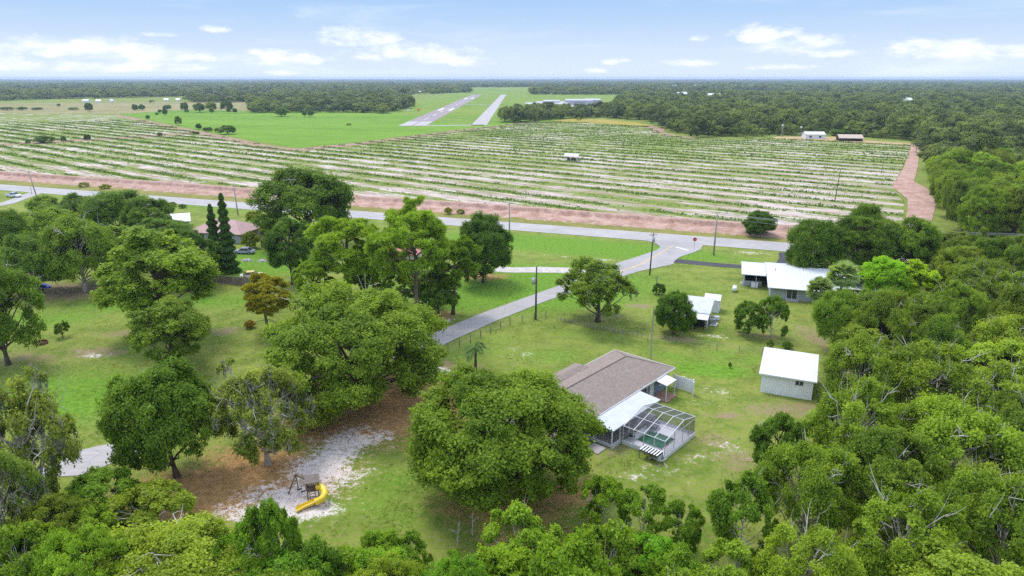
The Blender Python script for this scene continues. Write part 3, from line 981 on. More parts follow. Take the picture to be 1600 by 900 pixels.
# ------------------------------------------------------------------ building materials
MWHT = ribbed('white_sheet_metal', (0.61, 0.625, 0.65), 0, 0.6, 0.06, 0.4, (0.52, 0.51, 0.48), 0.72)
MWHT2 = ribbed('weathered_white_metal', (0.48, 0.49, 0.51), 0, 0.6, 0.08, 0.5, (0.42, 0.40, 0.36), 0.8)
MSHWALL = ribbed('white_wall_sheet', (0.80, 0.80, 0.81), 0, 0.3, 0.06, 0.5, (0.45, 0.43, 0.40), 0.8)
MGREYW = plain('grey_stucco', (0.36, 0.37, 0.39), 0.08, 1.0, 0.9)
MBLUEW = plain('blue_grey_siding', (0.19, 0.24, 0.31), 0.10, 1.0, 0.8)
MTRIM = plain('white_trim', (0.70, 0.70, 0.70), 0.06, 1.0, 0.5)
MGLASS = plain('dark_window_glass', (0.035, 0.042, 0.05), 0.3, 0.6, 0.12, spec=0.6)
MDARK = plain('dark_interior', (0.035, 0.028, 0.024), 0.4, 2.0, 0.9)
MPINKR = ribbed('dusty_pink_roof', (0.37, 0.225, 0.205), 0, 0.4, 0.10, 0.6, (0.33, 0.20, 0.19), 0.85)
MREDR = ribbed('red_roof', (0.42, 0.13, 0.11), 0, 0.4, 0.10, 0.6, None, 0.8)
MTANR = ribbed('tan_roof', (0.47, 0.37, 0.29), 0, 0.8, 0.10, 0.6, (0.35, 0.27, 0.2), 0.85)
MWOODF = ribbed('weathered_boards', (0.225, 0.17, 0.135), 0, 0.14, 0.25, 0.9, (0.13, 0.09, 0.07), 0.55)
MWOOD = plain('old_timber', (0.15, 0.105, 0.08), 0.35, 2.0, 0.9)
MGREYWD = plain('silvered_timber', (0.27, 0.24, 0.215), 0.35, 2.0, 0.9)
MDPOLE = plain('dark_pole_timber', (0.085, 0.075, 0.07), 0.3, 1.0, 0.9)
MGPOLE = plain('grey_concrete_pole', (0.33, 0.30, 0.28), 0.12, 1.0, 0.85)
MSTEEL = plain('dull_steel', (0.32, 0.33, 0.34), 0.2, 1.5, 0.5, 0.4)
MRUBBER = plain('black_rubber', (0.02, 0.02, 0.02), 0.2, 3, 0.8)
MBRICK = plain('red_brick_floor', (0.30, 0.17, 0.13), 0.25, 2.0, 0.9)


def shingles():
    m, nt, out = new_mat('brown_shingles')
    N = NT(nt)
    co = N.objcoord()
    br = N.n('ShaderNodeTexBrick')
    nt.links.new(N.mapping(co, (1, 1, 1)), br.inputs['Vector'])
    br.inputs['Scale'].default_value = 1.0
    br.inputs['Brick Width'].default_value = 0.34
    br.inputs['Row Height'].default_value = 0.16
    br.inputs['Mortar Size'].default_value = 0.012
    br.inputs['Color1'].default_value = (0.230, 0.182, 0.154, 1)
    br.inputs['Color2'].default_value = (0.305, 0.250, 0.215, 1)
    br.inputs['Mortar'].default_value = (0.17, 0.135, 0.12, 1)
    n1 = N.noise(co, 0.5, 4, 0.6)
    n2 = N.noise(co, 2.4, 4, 0.7)
    c = N.mix(N.math('MULTIPLY', N.smooth(n1, 0.35, 0.7), 0.35), br.outputs['Color'], (0.30, 0.25, 0.225))
    c = N.mix(N.math('MULTIPLY', N.smooth(n2, 0.45, 0.75), 0.5), c, (0.21, 0.165, 0.145))
    nt.links.new(N.bsdf(c, 0.95, 0, 0.15, br.outputs['Fac'], 0.4, 0.02), out.inputs[0])
    return m


MSHING = shingles()


def screen_mat():
    m, nt, out = new_mat('insect_screen')
    N = NT(nt)
    tr = N.n('ShaderNodeBsdfTransparent')
    d = N.bsdf((0.06, 0.06, 0.065), 0.7, 0, 0.2)
    lw = N.n('ShaderNodeLayerWeight')
    lw.inputs[0].default_value = 0.35
    mx = N.n('ShaderNodeMixShader')
    f = N.math('MULTIPLY_ADD', lw.outputs['Facing'], 0.85, 0.09, clamp=True)
    nt.links.new(f, mx.inputs[0])
    nt.links.new(tr.outputs[0], mx.inputs[1])
    nt.links.new(d, mx.inputs[2])
    nt.links.new(mx.outputs[0], out.inputs[0])
    return m


MSCREEN = screen_mat()


def pool_mat():
    m, nt, out = new_mat('green_pool_water')
    N = NT(nt)
    co = N.objcoord()
    n = N.noise(co, 2.5, 4, 0.6)
    c = N.mix(N.smooth(N.noise(co, 0.7, 3), 0.35, 0.65), (0.012, 0.085, 0.040), (0.030, 0.145, 0.070))
    nt.links.new(N.bsdf(c, 0.12, 0, 0.4, n, 0.15, 0.02), out.inputs[0])
    return m


def roof_poly(mb, pts, th=0.14):
    """one roof slope as a slab of real thickness"""
    pts = [Vector(p) for p in pts]
    n = (pts[1] - pts[0]).cross(pts[2] - pts[0])
    if n.z < 0:
        pts.reverse()
    mb.prism([p - Vector((0, 0, th)) for p in pts], (0, 0, th))


def window(parent, x, y, z, w, h, face, name='window', frame=True):
    """framed pane standing proud of a wall; face = '+x','-x','+y','-y' in the parent's space"""
    s = 1 if face[0] == '+' else -1
    fb, pb = MB(), MB()
    t = 0.09

    def bx(mb, a0, a1, z0, z1, d0, d1):
        lo, hi = min(d0 * s, d1 * s), max(d0 * s, d1 * s)
        if face[1] == 'y':
            mb.box(x + a0, x + a1, y + lo, y + hi, z0, z1)
        else:
            mb.box(x + lo, x + hi, y + a0, y + a1, z0, z1)
    bx(fb, -w / 2 - t, w / 2 + t, z + h, z + h + t, 0.003, 0.07)
    bx(fb, -w / 2 - t, w / 2 + t, z - t, z, 0.003, 0.09)
    bx(fb, -w / 2 - t, -w / 2, z, z + h, 0.003, 0.07)
    bx(fb, w / 2, w / 2 + t, z, z + h, 0.003, 0.07)
    bx(fb, -0.025, 0.025, z, z + h, 0.03, 0.06)
    bx(pb, -w / 2, w / 2, z, z + h, 0.003, 0.028)
    f = fb.build(name, MTRIM, parent)
    pb.build('pane', MGLASS, f)
    return f


def gable(name, label, cat, loc, rz, L, W, hw, hr, wall, roof, over=0.4, group=None, wins=(), door=None, hip=0.0, ridge_y=None):
    """house along local x (length L) and y (0..W, y=0 nearest the viewer)"""
    o = thing(name, label, cat, loc, rz, group)
    ry = W / 2 if ridge_y is None else ridge_y
    w = MB()
    t = 0.15
    sl = (hr - hw)
    prof = [(0, 0, 0), (0, W, 0), (0, W, hw - .05), (0, ry, (hr if not hip else hw) - .05), (0, 0, hw - .05)]
    for x in (0, L - t):
        w.prism([(x, a, b) for _, a, b in prof], (t, 0, 0))
    w.box(t, L - t, 0.0, t, 0, hw - .05)
    w.box(t, L - t, W - t, W, 0, hw - .05)
    w.build('wall', wall, o)
    k1 = over * sl / ry
    k2 = over * sl / (W - ry)
    r = MB()
    e = over
    if hip:
        A, B = (-e, -e, hw - k1), (L + e, -e, hw - k1)
        Dd, Cc = (-e, W + e, hw - k2), (L + e, W + e, hw - k2)
        R1, R2 = (hip, ry, hr), (L - hip, ry, hr)
        roof_poly(r, [A, B, R2, R1])
        roof_poly(r, [Cc, Dd, R1, R2])
        roof_poly(r, [Dd, A, R1])
        roof_poly(r, [B, Cc, R2])
    else:
        roof_poly(r, [(-e, -e, hw - k1), (L + e, -e, hw - k1), (L + e, ry, hr), (-e, ry, hr)])
        roof_poly(r, [(L + e, W + e, hw - k2), (-e, W + e, hw - k2), (-e, ry, hr), (L + e, ry, hr)])
    r.build('roof', roof, o)
    for x, z, ww, hh in wins:
        window(o, x, 0, z, ww, hh, '-y')
    if door:
        MB().box(door[0], door[0] + door[1], -0.06, -0.003, 0.02, door[2]).build('door', door[3] if len(door) > 3 else MDARK, o)
    return o


# ------------------------------------------------------------------ the brown-roofed house
HU = math.radians(-131.3)
HB = Vector((20.86, 80.46, 0))
house = thing('ranch_house', 'long low house with brown shingle hip roof beside the screened pool', 'house', HB, HU)
w = MB()
w.box(0.6, 24.4, -8.5, -8.35, 0, 2.5)
w.box(0.6, 24.4, -0.75, -0.6, 0, 2.5)
w.box(0.6, 0.75, -8.35, -0.75, 0, 2.5)
w.box(24.25, 24.4, -8.35, -0.75, 0, 2.5)
w.box(7.6, 14.6, -9.9, -9.75, 0, 2.45)
w.box(7.6, 7.75, -9.75, -8.5, 0, 2.45)
w.box(14.45, 14.6, -9.75, -8.5, 0, 2.45)
w.build('wall', MBLUEW, house)
r = MB()
ez, rz0 = 2.6, 4.35
A, B_, C_, D_ = (0, -9.1, ez), (0, 0, ez), (25, 0, ez), (25, -9.1, ez)
R1, R2 = (4.55, -4.55, rz0), (20.5, -4.55, rz0)
roof_poly(r, [B_, C_, R2, R1], 0.12)
roof_poly(r, [D_, A, R1, R2], 0.12)
roof_poly(r, [A, B_, R1], 0.12)
roof_poly(r, [C_, D_, R2], 0.12)
a, b, c, d = (7.1, -10.5, 2.58), (7.1, -6.2, 2.58), (15.1, -6.2, 2.58), (15.1, -10.5, 2.58)
q1, q2 = (9.0, -8.3, 3.62), (13.2, -8.3, 3.62)
roof_poly(r, [b, c, q2, q1], 0.11)
roof_poly(r, [d, a, q1, q2], 0.11)
roof_poly(r, [a, b, q1], 0.11)
roof_poly(r, [c, d, q2], 0.11)
rf = r.build('roof', MSHING, house)
rc = MB()
rc.tube([(4.55, -4.55, rz0 + .02), (20.5, -4.55, rz0 + .02)], 0.07, 6)
rc.tube([(0.1, -9.0, ez + .02), (4.55, -4.55, rz0 + .02)], 0.05, 6)
rc.tube([(0.1, -0.1, ez + .02), (4.55, -4.55, rz0 + .02)], 0.05, 6)
rc.build('ridge_cap', plain('ridge_shingle', (0.19, 0.145, 0.125), 0.2, 2.0, 0.95), rf)
fb = MB()
fb.box(-0.06, 25.06, 0.003, 0.045, 2.42, 2.62)
fb.box(-0.06, -0.003, -9.1, 0.0, 2.42, 2.62)
fb.box(-0.06, 7.1, -9.15, -9.103, 2.42, 2.62)
fb.build('fascia', MTRIM, house)
for vx, vy in ((7.4, -2.6), (16.2, -2.2), (12.0, -6.6)):
    zz = 2.6 + (4.55 - abs(vy + 4.55)) * (rz0 - ez) / 4.55
    MB().tube([(vx, vy, zz - .05), (vx, vy, zz + 0.38)], 0.05, 8).build('vent_pipe', MTRIM, rf)
window(house, 6.6, -0.6, 0.9, 1.3, 1.1, '+y')
window(house, 2.2, -0.6, 0.9, 1.0, 1.1, '+y')
MB().box(4.2, 5.1, -0.597, -0.55, 0.05, 2.05).build('door', MTRIM, house)
# white patio roof on posts with a knee wall and screens
pr = MB()
roof_poly(pr, [(8.7, 0.06, 2.5), (18.6, 0.06, 2.5), (18.6, 2.85, 2.28), (8.7, 2.85, 2.28)], 0.12)
pat = pr.build('patio_roof', MWHT2, house)
pp = []
for x_ in (8.9, 11.0, 13.0, 15.0, 16.9, 18.4):
    MB().box(x_ - .05, x_ + .05, 2.55, 2.65, 0.5, 2.16).build('patio_post', MTRIM, house)
MB().box(18.35, 18.45, 0.2, 0.3, 0.45, 2.3).build('patio_post', MTRIM, house)
kw = MB()
kw.box(16.7, 18.5, 2.5, 2.7, 0, 0.5)
kw.box(18.3, 18.5, -0.6, 2.5, 0, 0.45)
kw.build('patio_knee_wall', plain('knee_wall_paint', (0.50, 0.50, 0.51), 0.12, 1.5, 0.8), house)
sc = MB()
sc.poly([(16.9, 2.6, .5), (18.4, 2.6, .5), (18.4, 2.6, 2.16), (16.9, 2.6, 2.16)])
sc.poly([(18.4, -0.6, .45), (18.4, 2.6, .45), (18.4, 2.6, 2.16), (18.4, -0.6, 2.3)])
sc.build('patio_screen', MSCREEN, house)
MB().box(8.7, 18.5, -0.55, 2.5, 0.0, 0.14).build('patio_floor', MCONC, house)
MB().box(18.8, 20.4, 0.6, 2.2, 0, 0.12).build('door_step', MCONC, house)
# small white awning by the far corner
ar = MB()
roof_poly(ar, [(2.35, 0.06, 2.42), (4.75, 0.06, 2.42), (4.75, 1.5, 2.2), (2.35, 1.5, 2.2)], 0.08)
ar.build('awning', MTRIM, house)
for x_ in (2.5, 4.6):
    MB().box(x_ - .04, x_ + .04, 1.36, 1.44, 0.1, 2.14).build('awning_post', MTRIM, house)
MB().box(2.3, 4.9, -0.55, 1.7, 0.0, 0.1).build('porch_floor', MBRICK, house)


def hl(x, y, z=0):
    ca, sa = math.cos(HU), math.sin(HU)
    return Vector((HB.x + x * ca - y * sa, HB.y + x * sa + y * ca, z))


# screened cage over the pool: low wall, white bars, sloping screened roof
cage = thing('pool_cage', 'white-framed screen enclosure with sloping mesh roof over the green pool', 'enclosure', hl(10.0, 2.85), HU)
CX, CY = 6.8, 5.2          # local x 0..CX along the house, y 0..CY away from it
base = MB()
base.box(0, CX, CY - .2, CY, 0, 0.42)
base.box(CX - .2, CX, 0, CY - .2, 0, 0.42)
base.box(0, .2, 0, CY - .2, 0, 0.42)
base.build('knee_wall', plain('cage_wall_paint', (0.66, 0.66, 0.68), 0.1, 1.5, 0.8), cage)
PROF = [(CX - .1, 2.15), (2.8, 3.05), (.1, 2.4)]
bw = 0.062
MFRAME = plain('pale_grey_frame_paint', (.54, .55, .56), .05, 1, .5)
ysb = [0.08, 1.35, 2.6, 3.85, CY - .1]
for y_ in ysb:
    for (x0, z0), (x1, z1) in zip(PROF[:-1], PROF[1:]):
        MB().bar((x0, y_, z0), (x1, y_, z1), bw).build('roof_beam', MFRAME, cage)
    MB().bar((CX - .1, y_, 0.42), (CX - .1, y_, 2.15), bw).build('post', MFRAME, cage)
    MB().bar((.1, y_, 0.42), (.1, y_, 2.4), bw).build('post', MFRAME, cage)
for x_, z_ in PROF + [(CX - .1, 0.46), (.1, .46), (4.75, 2.6)]:
    MB().bar((x_, .08, z_), (x_, CY - .1, z_), bw * 0.95).build('purlin', MFRAME, cage)
for x_, zt in ((1.5, 2.76), (2.8, 3.02), (4.7, 2.58)):
    MB().bar((x_, CY - .1, .42), (x_, CY - .1, zt), bw * 0.9).build('post', MFRAME, cage)
MB().bar((.1, CY - .1, .46), (CX - .1, CY - .1, .46), bw * 0.9).build('rail', MFRAME, cage)
MB().bar((.1, CY - .1, 2.15), (CX - .1, CY - .1, 2.15), bw * 0.8).build('rail', MFRAME, cage)
scr = MB()
for (x0, z0), (x1, z1) in zip(PROF[:-1], PROF[1:]):
    scr.poly([(x0, .08, z0), (x0, CY - .1, z0), (x1, CY - .1, z1), (x1, .08, z1)])
scr.poly([(CX - .1, .08, .42), (CX - .1, CY - .1, .42), (CX - .1, CY - .1, 2.15), (CX - .1, .08, 2.15)])
scr.poly([(.1, .08, .42), (.1, CY - .1, .42), (.1, CY - .1, 2.4), (.1, .08, 2.4)])
scr.poly([(.1, CY - .1, .42), (CX - .1, CY - .1, .42)] + [(x, CY - .1, z) for x, z in PROF])
scr.build('screen', MSCREEN, cage)
# pool, deck and what stands in the cage
pool = thing('swimming_pool', 'small pool of dark green water in the pale deck inside the screen cage', 'pool', hl(10.0, 2.85), HU)
px0, px1, py0, py1 = 2.5, 5.3, 0.95, 4.0
dk = MB()
dk.box(.2, CX - .2, 0, py0, .02, .20)
dk.box(.2, CX - .2, py1, CY - .2, .02, .20)
dk.box(.2, px0, py0, py1, .02, .20)
dk.box(px1, CX - .2, py0, py1, .02, .20)
dk.build('deck', plain('pale_deck', (0.66, 0.645, 0.68), 0.08, 1.0, 0.7), pool)
MB().poly([(px0, py0, .12), (px1, py0, .12), (px1, py1, .12), (px0, py1, .12)]).build('water', pool_mat(), pool)
cp = MB()
cp.box(px0 - .12, px1 + .12, py0 - .12, py0, .203, .24)
cp.box(px0 - .12, px1 + .12, py1, py1 + .12, .203, .24)
cp.box(px0 - .12, px0, py0, py1, .203, .24)
cp.box(px1, px1 + .12, py0, py1, .203, .24)
cp.build('coping', MCONC, pool)
lad = MB()
for s_ in (0, .5):
    lad.tube([(px0 + .25, py0 + .5 + s_, -.1 + .2), (px0 + .25, py0 + .5 + s_, .75), (px0 - .05, py0 + .5 + s_, .95), (px0 - .35, py0 + .5 + s_, .75), (px0 - .35, py0 + .5 + s_, .2)], .03, 6)
lad.build('ladder', MSTEEL, pool)
# round dark slatted bench-lounger
lg = thing('round_lounger', 'dark round slatted lounger on the deck beside the green pool', 'lounger', hl(11.7, 3.75, 0.2), HU)
ring = [(0.75 * math.cos(k * math.pi / 4), 0.75 * math.sin(k * math.pi / 4)) for k in range(8)]
bb = MB()
bb.prism([(x, y, 0.38) for x, y in ring], (0, 0, .07))
bb.build('seat', MSTEEL, lg)
sl_ = MB()
for k in range(-4, 5):
    hw_ = math.sqrt(max(0.05, .72 ** 2 - (k * .15) ** 2))
    sl_.box(-hw_, hw_, k * .15 - .04, k * .15 + .04, .453, .48)
sl_.build('slats', plain('dark_grey_slats', (.10, .10, .11), .2, 2, .7), lg)
for k in range(4):
    a_ = math.pi / 4 + k * math.pi / 2
    MB().box(.5 * math.cos(a_) - .03, .5 * math.cos(a_) + .03, .5 * math.sin(a_) - .03, .5 * math.sin(a_) + .03, 0, .38).build('leg', MSTEEL, lg)
ch = thing('patio_chair', 'small dark folded chair against the patio side of the screen cage', 'chair', hl(15.6, 3.4, 0.2), HU + 0.4)
MB().box(-.25, .25, -.25, .25, .40, .45).build('seat', MDARK, ch)
MB().box(-.25, .25, -.30, -.253, .43, .95).build('backrest', MDARK, ch)
for sx_ in (-.22, .22):
    for sy_ in (-.22, .22):
        MB().box(sx_ - .02, sx_ + .02, sy_ - .02, sy_ + .02, 0, .40).build('leg', MSTEEL, ch)
# pump under a slatted lean-to at the cage's near corner
pl = P(1026, 703)
pump_roof = thing('pump_shelter', 'slatted black and white lean-to over pool pump at the cage corner', 'shelter', hl(16.95, 6.9), HU)
for k in range(7):
    MB().box(.02, 1.15, -1.1 + k * .32, -1.1 + k * .32 + .15, 1.02, 1.08).build('slat', MTRIM, pump_roof)
sh = MB()
sh.box(.0, 1.2, -1.15, 1.05, .93, .985)
sh.build('roof', MDARK, pump_roof)
for a_, b_ in ((1.1, -1.1), (1.1, 1.0), (.08, -1.1), (.08, 1.0)):
    MB().box(a_ - .04, a_ + .04, b_ - .04, b_ + .04, 0, .93).build('post', MGREYWD, pump_roof)
pump = thing('pool_pump', 'white pool filter and pump with pipes beside the slatted lean-to', 'pump', tuple(P(1029, 719)), HU)
MB().tube([(0, 0, 0), (0, 0, .1), (0, 0, .55), (0, 0, .75)], [.25, .3, .3, .1], 12).build('tank', MTRIM, pump, True)
MB().tube([(.1, -.7, .2), (.75, -.7, .2)], .13, 10).build('motor', MSTEEL, pump, True)
pip = MB()
pip.tube([(0, -.28, .5), (.05, -.5, .55), (.1, -.7, .35)], .05, 6)
pip.tube([(.4, -.6, .3), (.5, 0, .3), (.5, .5, .3), (-.3, .7, .3)], .045, 6)
pip.build('pipe', MTRIM, pump)
yb = thing('chlorine_drum', 'small yellow drum standing left of the pool pump', 'drum', tuple(P(1016, 713)))
MB().tube([(0, 0, 0), (0, 0, .5), (0, 0, .6)], [.2, .2, .12], 10).build('drum_body', plain('yellow_plastic', (.70, .52, .03), .1, 2, .5), yb)
MB().tube([(0, 0, .6), (0, 0, .66)], .08, 8).build('lid', MTRIM, yb)
pk = thing('timber_offcut', 'short grey plank lying on the sand beside the pool pump', 'plank', tuple(P(1037, 723)), HU + .9)
MB().box(-1.0, 1.0, -.09, .09, 0, .06).build('board', MGREYWD, pk)

# white vinyl fence panel by the house corner
vf = thing('vinyl_fence', 'short white vinyl privacy fence at the far corner of the brown-roofed house', 'fence', hl(0.35, 0.2), HU)
vm = ribbed('white_vinyl', (.74, .74, .74), 1, .28, .03, .4, None, .85)
pts = [(0.0, 0.0), (0.0, 1.3), (0.0, 2.6), (.7, 3.0)]
for (x0, y0), (x1, y1) in zip(pts[:-1], pts[1:]):
    MB().bar((x0, y0, .95), (x1, y1, .95), .05, 1.7).build('panel', vm, vf)
for x_, y_ in pts:
    MB().box(x_ - .07, x_ + .07, y_ - .07, y_ + .07, 0, 1.92).build('post', MTRIM, vf)
# antenna mast behind the house
mp = P(1016.5, 561)
mast = thing('antenna_mast', 'tall thin grey mast standing behind the brown-roofed house', 'mast', (mp.x, mp.y, 0))
for dx, dy in ((0, .14), (-.12, -.07), (.12, -.07)):
    MB().tube([(dx, dy, 0), (dx * .5, dy * .5, 7.6)], .028, 5).build('rail', MSTEEL, mast)
lc_ = MB()
for k in range(24):
    z_ = .3 + k * .3
    f_ = 1 - .5 * z_ / 7.6
    lc_.bar((-.12 * f_, -.07 * f_, z_), (.12 * f_, -.07 * f_, z_ + .15), .015)
    lc_.bar((.12 * f_, -.07 * f_, z_ + .15), (0, .14 * f_, z_ + .3), .015)
lc_.build('lacing', MSTEEL, mast)

# ------------------------------------------------------------------ sheds and houses to the right
R20 = math.radians(-20)
R24 = math.radians(-24)
shed = thing('storage_shed', 'white metal shed with single-pitch roof at the edge of the woods', 'shed', (31.4, 78.8, 0), R24)
w = MB()
w.box(0, 6, 0, .12, 0, 2.55)
w.prism([(0, .12, 0), (0, 6.6, 0), (0, 6.6, 3.35), (0, .12, 2.55)], (.12, 0, 0))
w.prism([(5.88, .12, 0), (5.88, 6.6, 0), (5.88, 6.6, 3.35), (5.88, .12, 2.55)], (.12, 0, 0))
w.box(.12, 5.88, 6.48, 6.6, 0, 3.3)
w.build('wall', MSHWALL, shed)
r = MB()
roof_poly(r, [(-.35, -.35, 2.66), (6.35, -.35, 2.66), (6.35, 6.95, 3.5), (-.35, 6.95, 3.5)], .1)
r.build('roof', MWHT, shed)
window(shed, 4.4, 0, 1.75, .9, .55, '-y')
MB().box(-.33, 6.33, -.36, -.352, 2.5, 2.66).build('fascia', MTRIM, shed)

barn = thing('open_barn', 'small barn with faded white two-step metal roof behind the round citrus tree', 'barn', (30.2, 100.0, 0), math.radians(68))
# local x runs back along the right wall, local y to the left
w = MB()
w.box(2.2, 8.4, 0, .12, 0, 2.35)
w.box(8.28, 8.4, .12, 5.6, 0, 2.9)
w.box(2.2, 8.28, 5.48, 5.6, 0, 2.5)
w.build('wall', MSHWALL, barn)
MB().box(2.3, 2.4, .12, 5.48, 0, 2.2).build('inside_shade', MDARK, barn)  # shade inside the open barn, put in as a near-black sheet
for y_ in (.1, 2.0, 3.8, 5.5):
    MB().box(.05, .17, y_ - .06, y_ + .06, 0, 2.05).build('post', MGREYWD, barn)
r = MB()
roof_poly(r, [(2.0, -.3, 2.42), (8.7, -.3, 3.0), (8.7, 5.9, 3.0), (2.0, 5.9, 2.42)], .08)
r.build('roof', MWHT2, barn)
r = MB()
roof_poly(r, [(-.2, -.25, 2.08), (1.98, -.25, 2.3), (1.98, 5.85, 2.3), (-.2, 5.85, 2.08)], .06)
r.build('lean_to_roof', MWHT, barn)
MB().box(5.0, 6.0, -.05, -.003, .1, 2.0).build('door', MDARK, barn)
wbx = gable('garden_shed', 'small white gabled box shed just behind the open barn', 'shed', (32.6, 109.9, 0), math.radians(-22), 2.5, 2.6, 2.3, 2.9, MTRIM, MTRIM, .1)
for k, (ax, ay, sx_, sy_, sz_, lab, mt) in enumerate([
        (1107, 507, .5, .4, .9, 'grey upright appliance standing at the barn lean-to', MSTEEL),
        (1113, 500, .45, .4, .6, 'white appliance lying by the barn right wall', MTRIM),
        (1110, 503, .3, .3, .5, 'small pale bin between the junk by the barn', MGREYWD)]):
    b_ = P(ax, ay)
    o = thing(['old_freezer', 'old_washer', 'bin'][k], lab, ['freezer', 'washer', 'bin'][k], (b_.x + .6, b_.y, 0), .3 * k)
    MB().box(-sx_, sx_, -sy_, sy_, .04, sz_).build('body', mt, o, bevel=.03)
    MB().box(-sx_ * .96, sx_ * .96, -sy_ * .96, sy_ * .96, sz_ + .002, sz_ + .05).build('lid', mt, o)
    MB().box(-sx_ * .5, -sx_ * .4, -sy_ - .04, -sy_ - .002, sz_ * .4, sz_ * .8).build('handle', MSTEEL, o)
tr_ = thing('sheet_stack', 'white sheet leaning on the ground beside the barn', 'sheet', tuple(P(1115, 507)), 1.1)
MB().bar((-.8, 0, .08), (.8, 0, .08), 1.1, .07).build('panel', MTRIM, tr_)

# grey block house with the white roof
gh = thing('grey_house', 'light grey house with wide white metal roof and open carport by the black driveway', 'house', (46.5, 117.2, 0), math.radians(-17))
w = MB()
w.box(0, 10.2, 0, .15, 0, 2.35)
w.box(0, .15, .15, 12, 0, 2.5)
w.box(10.05, 10.2, .15, 12, 0, 2.5)
w.box(10.2, 15.6, 3.0, 3.15, 0, 2.3)
w.box(15.45, 15.6, 3.15, 12, 0, 2.4)
w.box(0, 15.6, 12, 12.15, 0, 2.5)
w.box(-4.4, -4.25, 7.0, 12.15, 0, 2.6)
w.box(-4.25, -1.2, 7.0, 7.15, 0, 1.0)
w.box(-4.25, 0, 11.9, 12.05, 0, 2.6)
w.build('wall', MGREYW, gh)
r = MB()
roof_poly(r, [(-.6, -1.1, 2.35), (8.6, -1.1, 2.35), (8.6, 10.5, 3.55), (-.6, 10.5, 3.55)], .12)
roof_poly(r, [(8.6, -.2, 2.44), (10.8, -.2, 2.44), (10.8, 10.5, 3.55), (8.6, 10.5, 3.55)], .12)
roof_poly(r, [(-.6, 10.5, 3.55), (10.8, 10.5, 3.55), (10.8, 15, 2.9), (-.6, 15, 2.9)], .12)
roof_poly(r, [(10.8, 2.0, 2.35), (16.2, 2.0, 2.35), (16.2, 9.0, 3.1), (10.8, 9.0, 3.1)], .12)
roof_poly(r, [(10.8, 9.0, 3.1), (16.2, 9.0, 3.1), (16.2, 15, 2.5), (10.8, 15, 2.5)], .12)
r.build('roof', MWHT, gh)
r = MB()
roof_poly(r, [(-5.0, 5.6, 2.62), (-.6, 5.6, 2.62), (-.6, 10.5, 3.4), (-5.0, 10.5, 3.4)], .12)
roof_poly(r, [(-5.0, 10.5, 3.4), (-.6, 10.5, 3.4), (-.6, 15, 2.7), (-5.0, 15, 2.7)], .12)
r.build('carport_roof', MWHT, gh)
for x_ in (-4.6, -2.3, -.2):
    MB().box(x_ - .06, x_ + .06, 5.9, 6.02, 0, 2.55).build('carport_post', MGREYW, gh)
MB().box(-4.2, 0, 11.7, 11.88, .02, 2.4).build('carport_shade', MDARK, gh)  # near-black sheet before the grey wall, standing in for the open carport's shade
window(gh, 3.6, 0, .25, 1.7, 1.95, '-y')
window(gh, 8.3, 0, 1.0, 1.4, 1.1, '-y')
MB().box(2.6, 4.7, -1.0, -.1, .0, .18).build('door_step', MCONC, gh)
MB().tube([(1.0, 7.5, 3.2), (1.0, 7.5, 3.75)], .07, 8).build('vent_pipe', MSTEEL, gh)
MB().tube([(6.0, 8.8, 3.3), (6.0, 8.8, 3.8)], .07, 8).build('vent_pipe', MSTEEL, gh)
fz = P(1178.5, 449)
o = thing('chest_freezer', 'white chest freezer standing in the open carport of the grey house', 'freezer', (fz.x, fz.y, 0), math.radians(-17))
MB().box(-.6, .6, -.35, .35, .04, .95).build('body', MTRIM, o, bevel=.03)
MB().box(-.62, .62, -.37, .37, .953, 1.03).build('lid', MTRIM, o)
fz = P(1163, 444)
o = thing('white_tub', 'low white tub on the grass left of the carport', 'tub', (fz.x, fz.y, 0), -.3)
tb = MB().box(-.7, .7, -.4, .4, 0, .1).box(-.7, .7, -.4, -.34, .1, .4).box(-.7, .7, .34, .4, .1, .4).box(-.7, -.64, -.34, .34, .1, .4).box(.64, .7, -.34, .34, .1, .4)
tb.build('tub_body', MTRIM, o)
tk = P(1147.5, 455)
tank = thing('gas_tank', 'white upright-ended propane tank alone on the lawn', 'tank', (tk.x, tk.y, 0), math.radians(70))
MB().tube([(-1.0, 0, .6), (-.93, 0, .6), (-.75, 0, .6), (.75, 0, .6), (.93, 0, .6), (1.0, 0, .6)], [.12, .34, .44, .44, .34, .12], 14).build('vessel', MTRIM, tank, True)
MB().tube([(0, 0, 1.03), (0, 0, 1.2)], .16, 10).build('valve_cover', MTRIM, tank)
for x_ in (-.55, .55):
    MB().box(x_ - .06, x_ + .06, -.3, .3, 0, .22).build('foot', MSTEEL, tank)

# ------------------------------------------------------------------ houses to the left
gable('pink_house', 'house with dusty pink metal hip roof behind the twin conifers', 'house', (-78.2, 162.6, 0), math.radians(-12), 13.5, 9, 2.6, 4.7, MGREYW, MPINKR, .6, None, [(3, .9, 1.4, 1.1), (9.5, .9, 1.4, 1.1)], (6.2, 1.0, 2.1), hip=4.0)
gable('white_roof_house', 'small house with white metal gable roof nearest the main road on the left', 'house', (-93.5, 172.5, 0), math.radians(24), 9.5, 7, 2.4, 3.7, MGREYW, MWHT, .5, None, [(3, .9, 1.4, 1.0), (7, .9, 1.2, 1.0)], (5, .9, 2.0))
gable('hidden_cottage', 'low white-roofed cottage seen through gaps in the left tree cluster', 'house', (-103, 158, 0), math.radians(-18), 8, 6, 2.4, 3.4, MGREYW, MWHT, .4)
gable('red_roof_house', 'small pale house with red roof glimpsed behind the pines', 'house', (-30.5, 143, 0), math.radians(-20), 11, 8, 2.7, 4.3, plain('cream_wall', (.55, .5, .43), .08), MREDR, .5, None, [(2.5, .9, 1.3, 1.1), (8, .9, 1.3, 1.1)], (5, 1.0, 2.1, MTRIM))

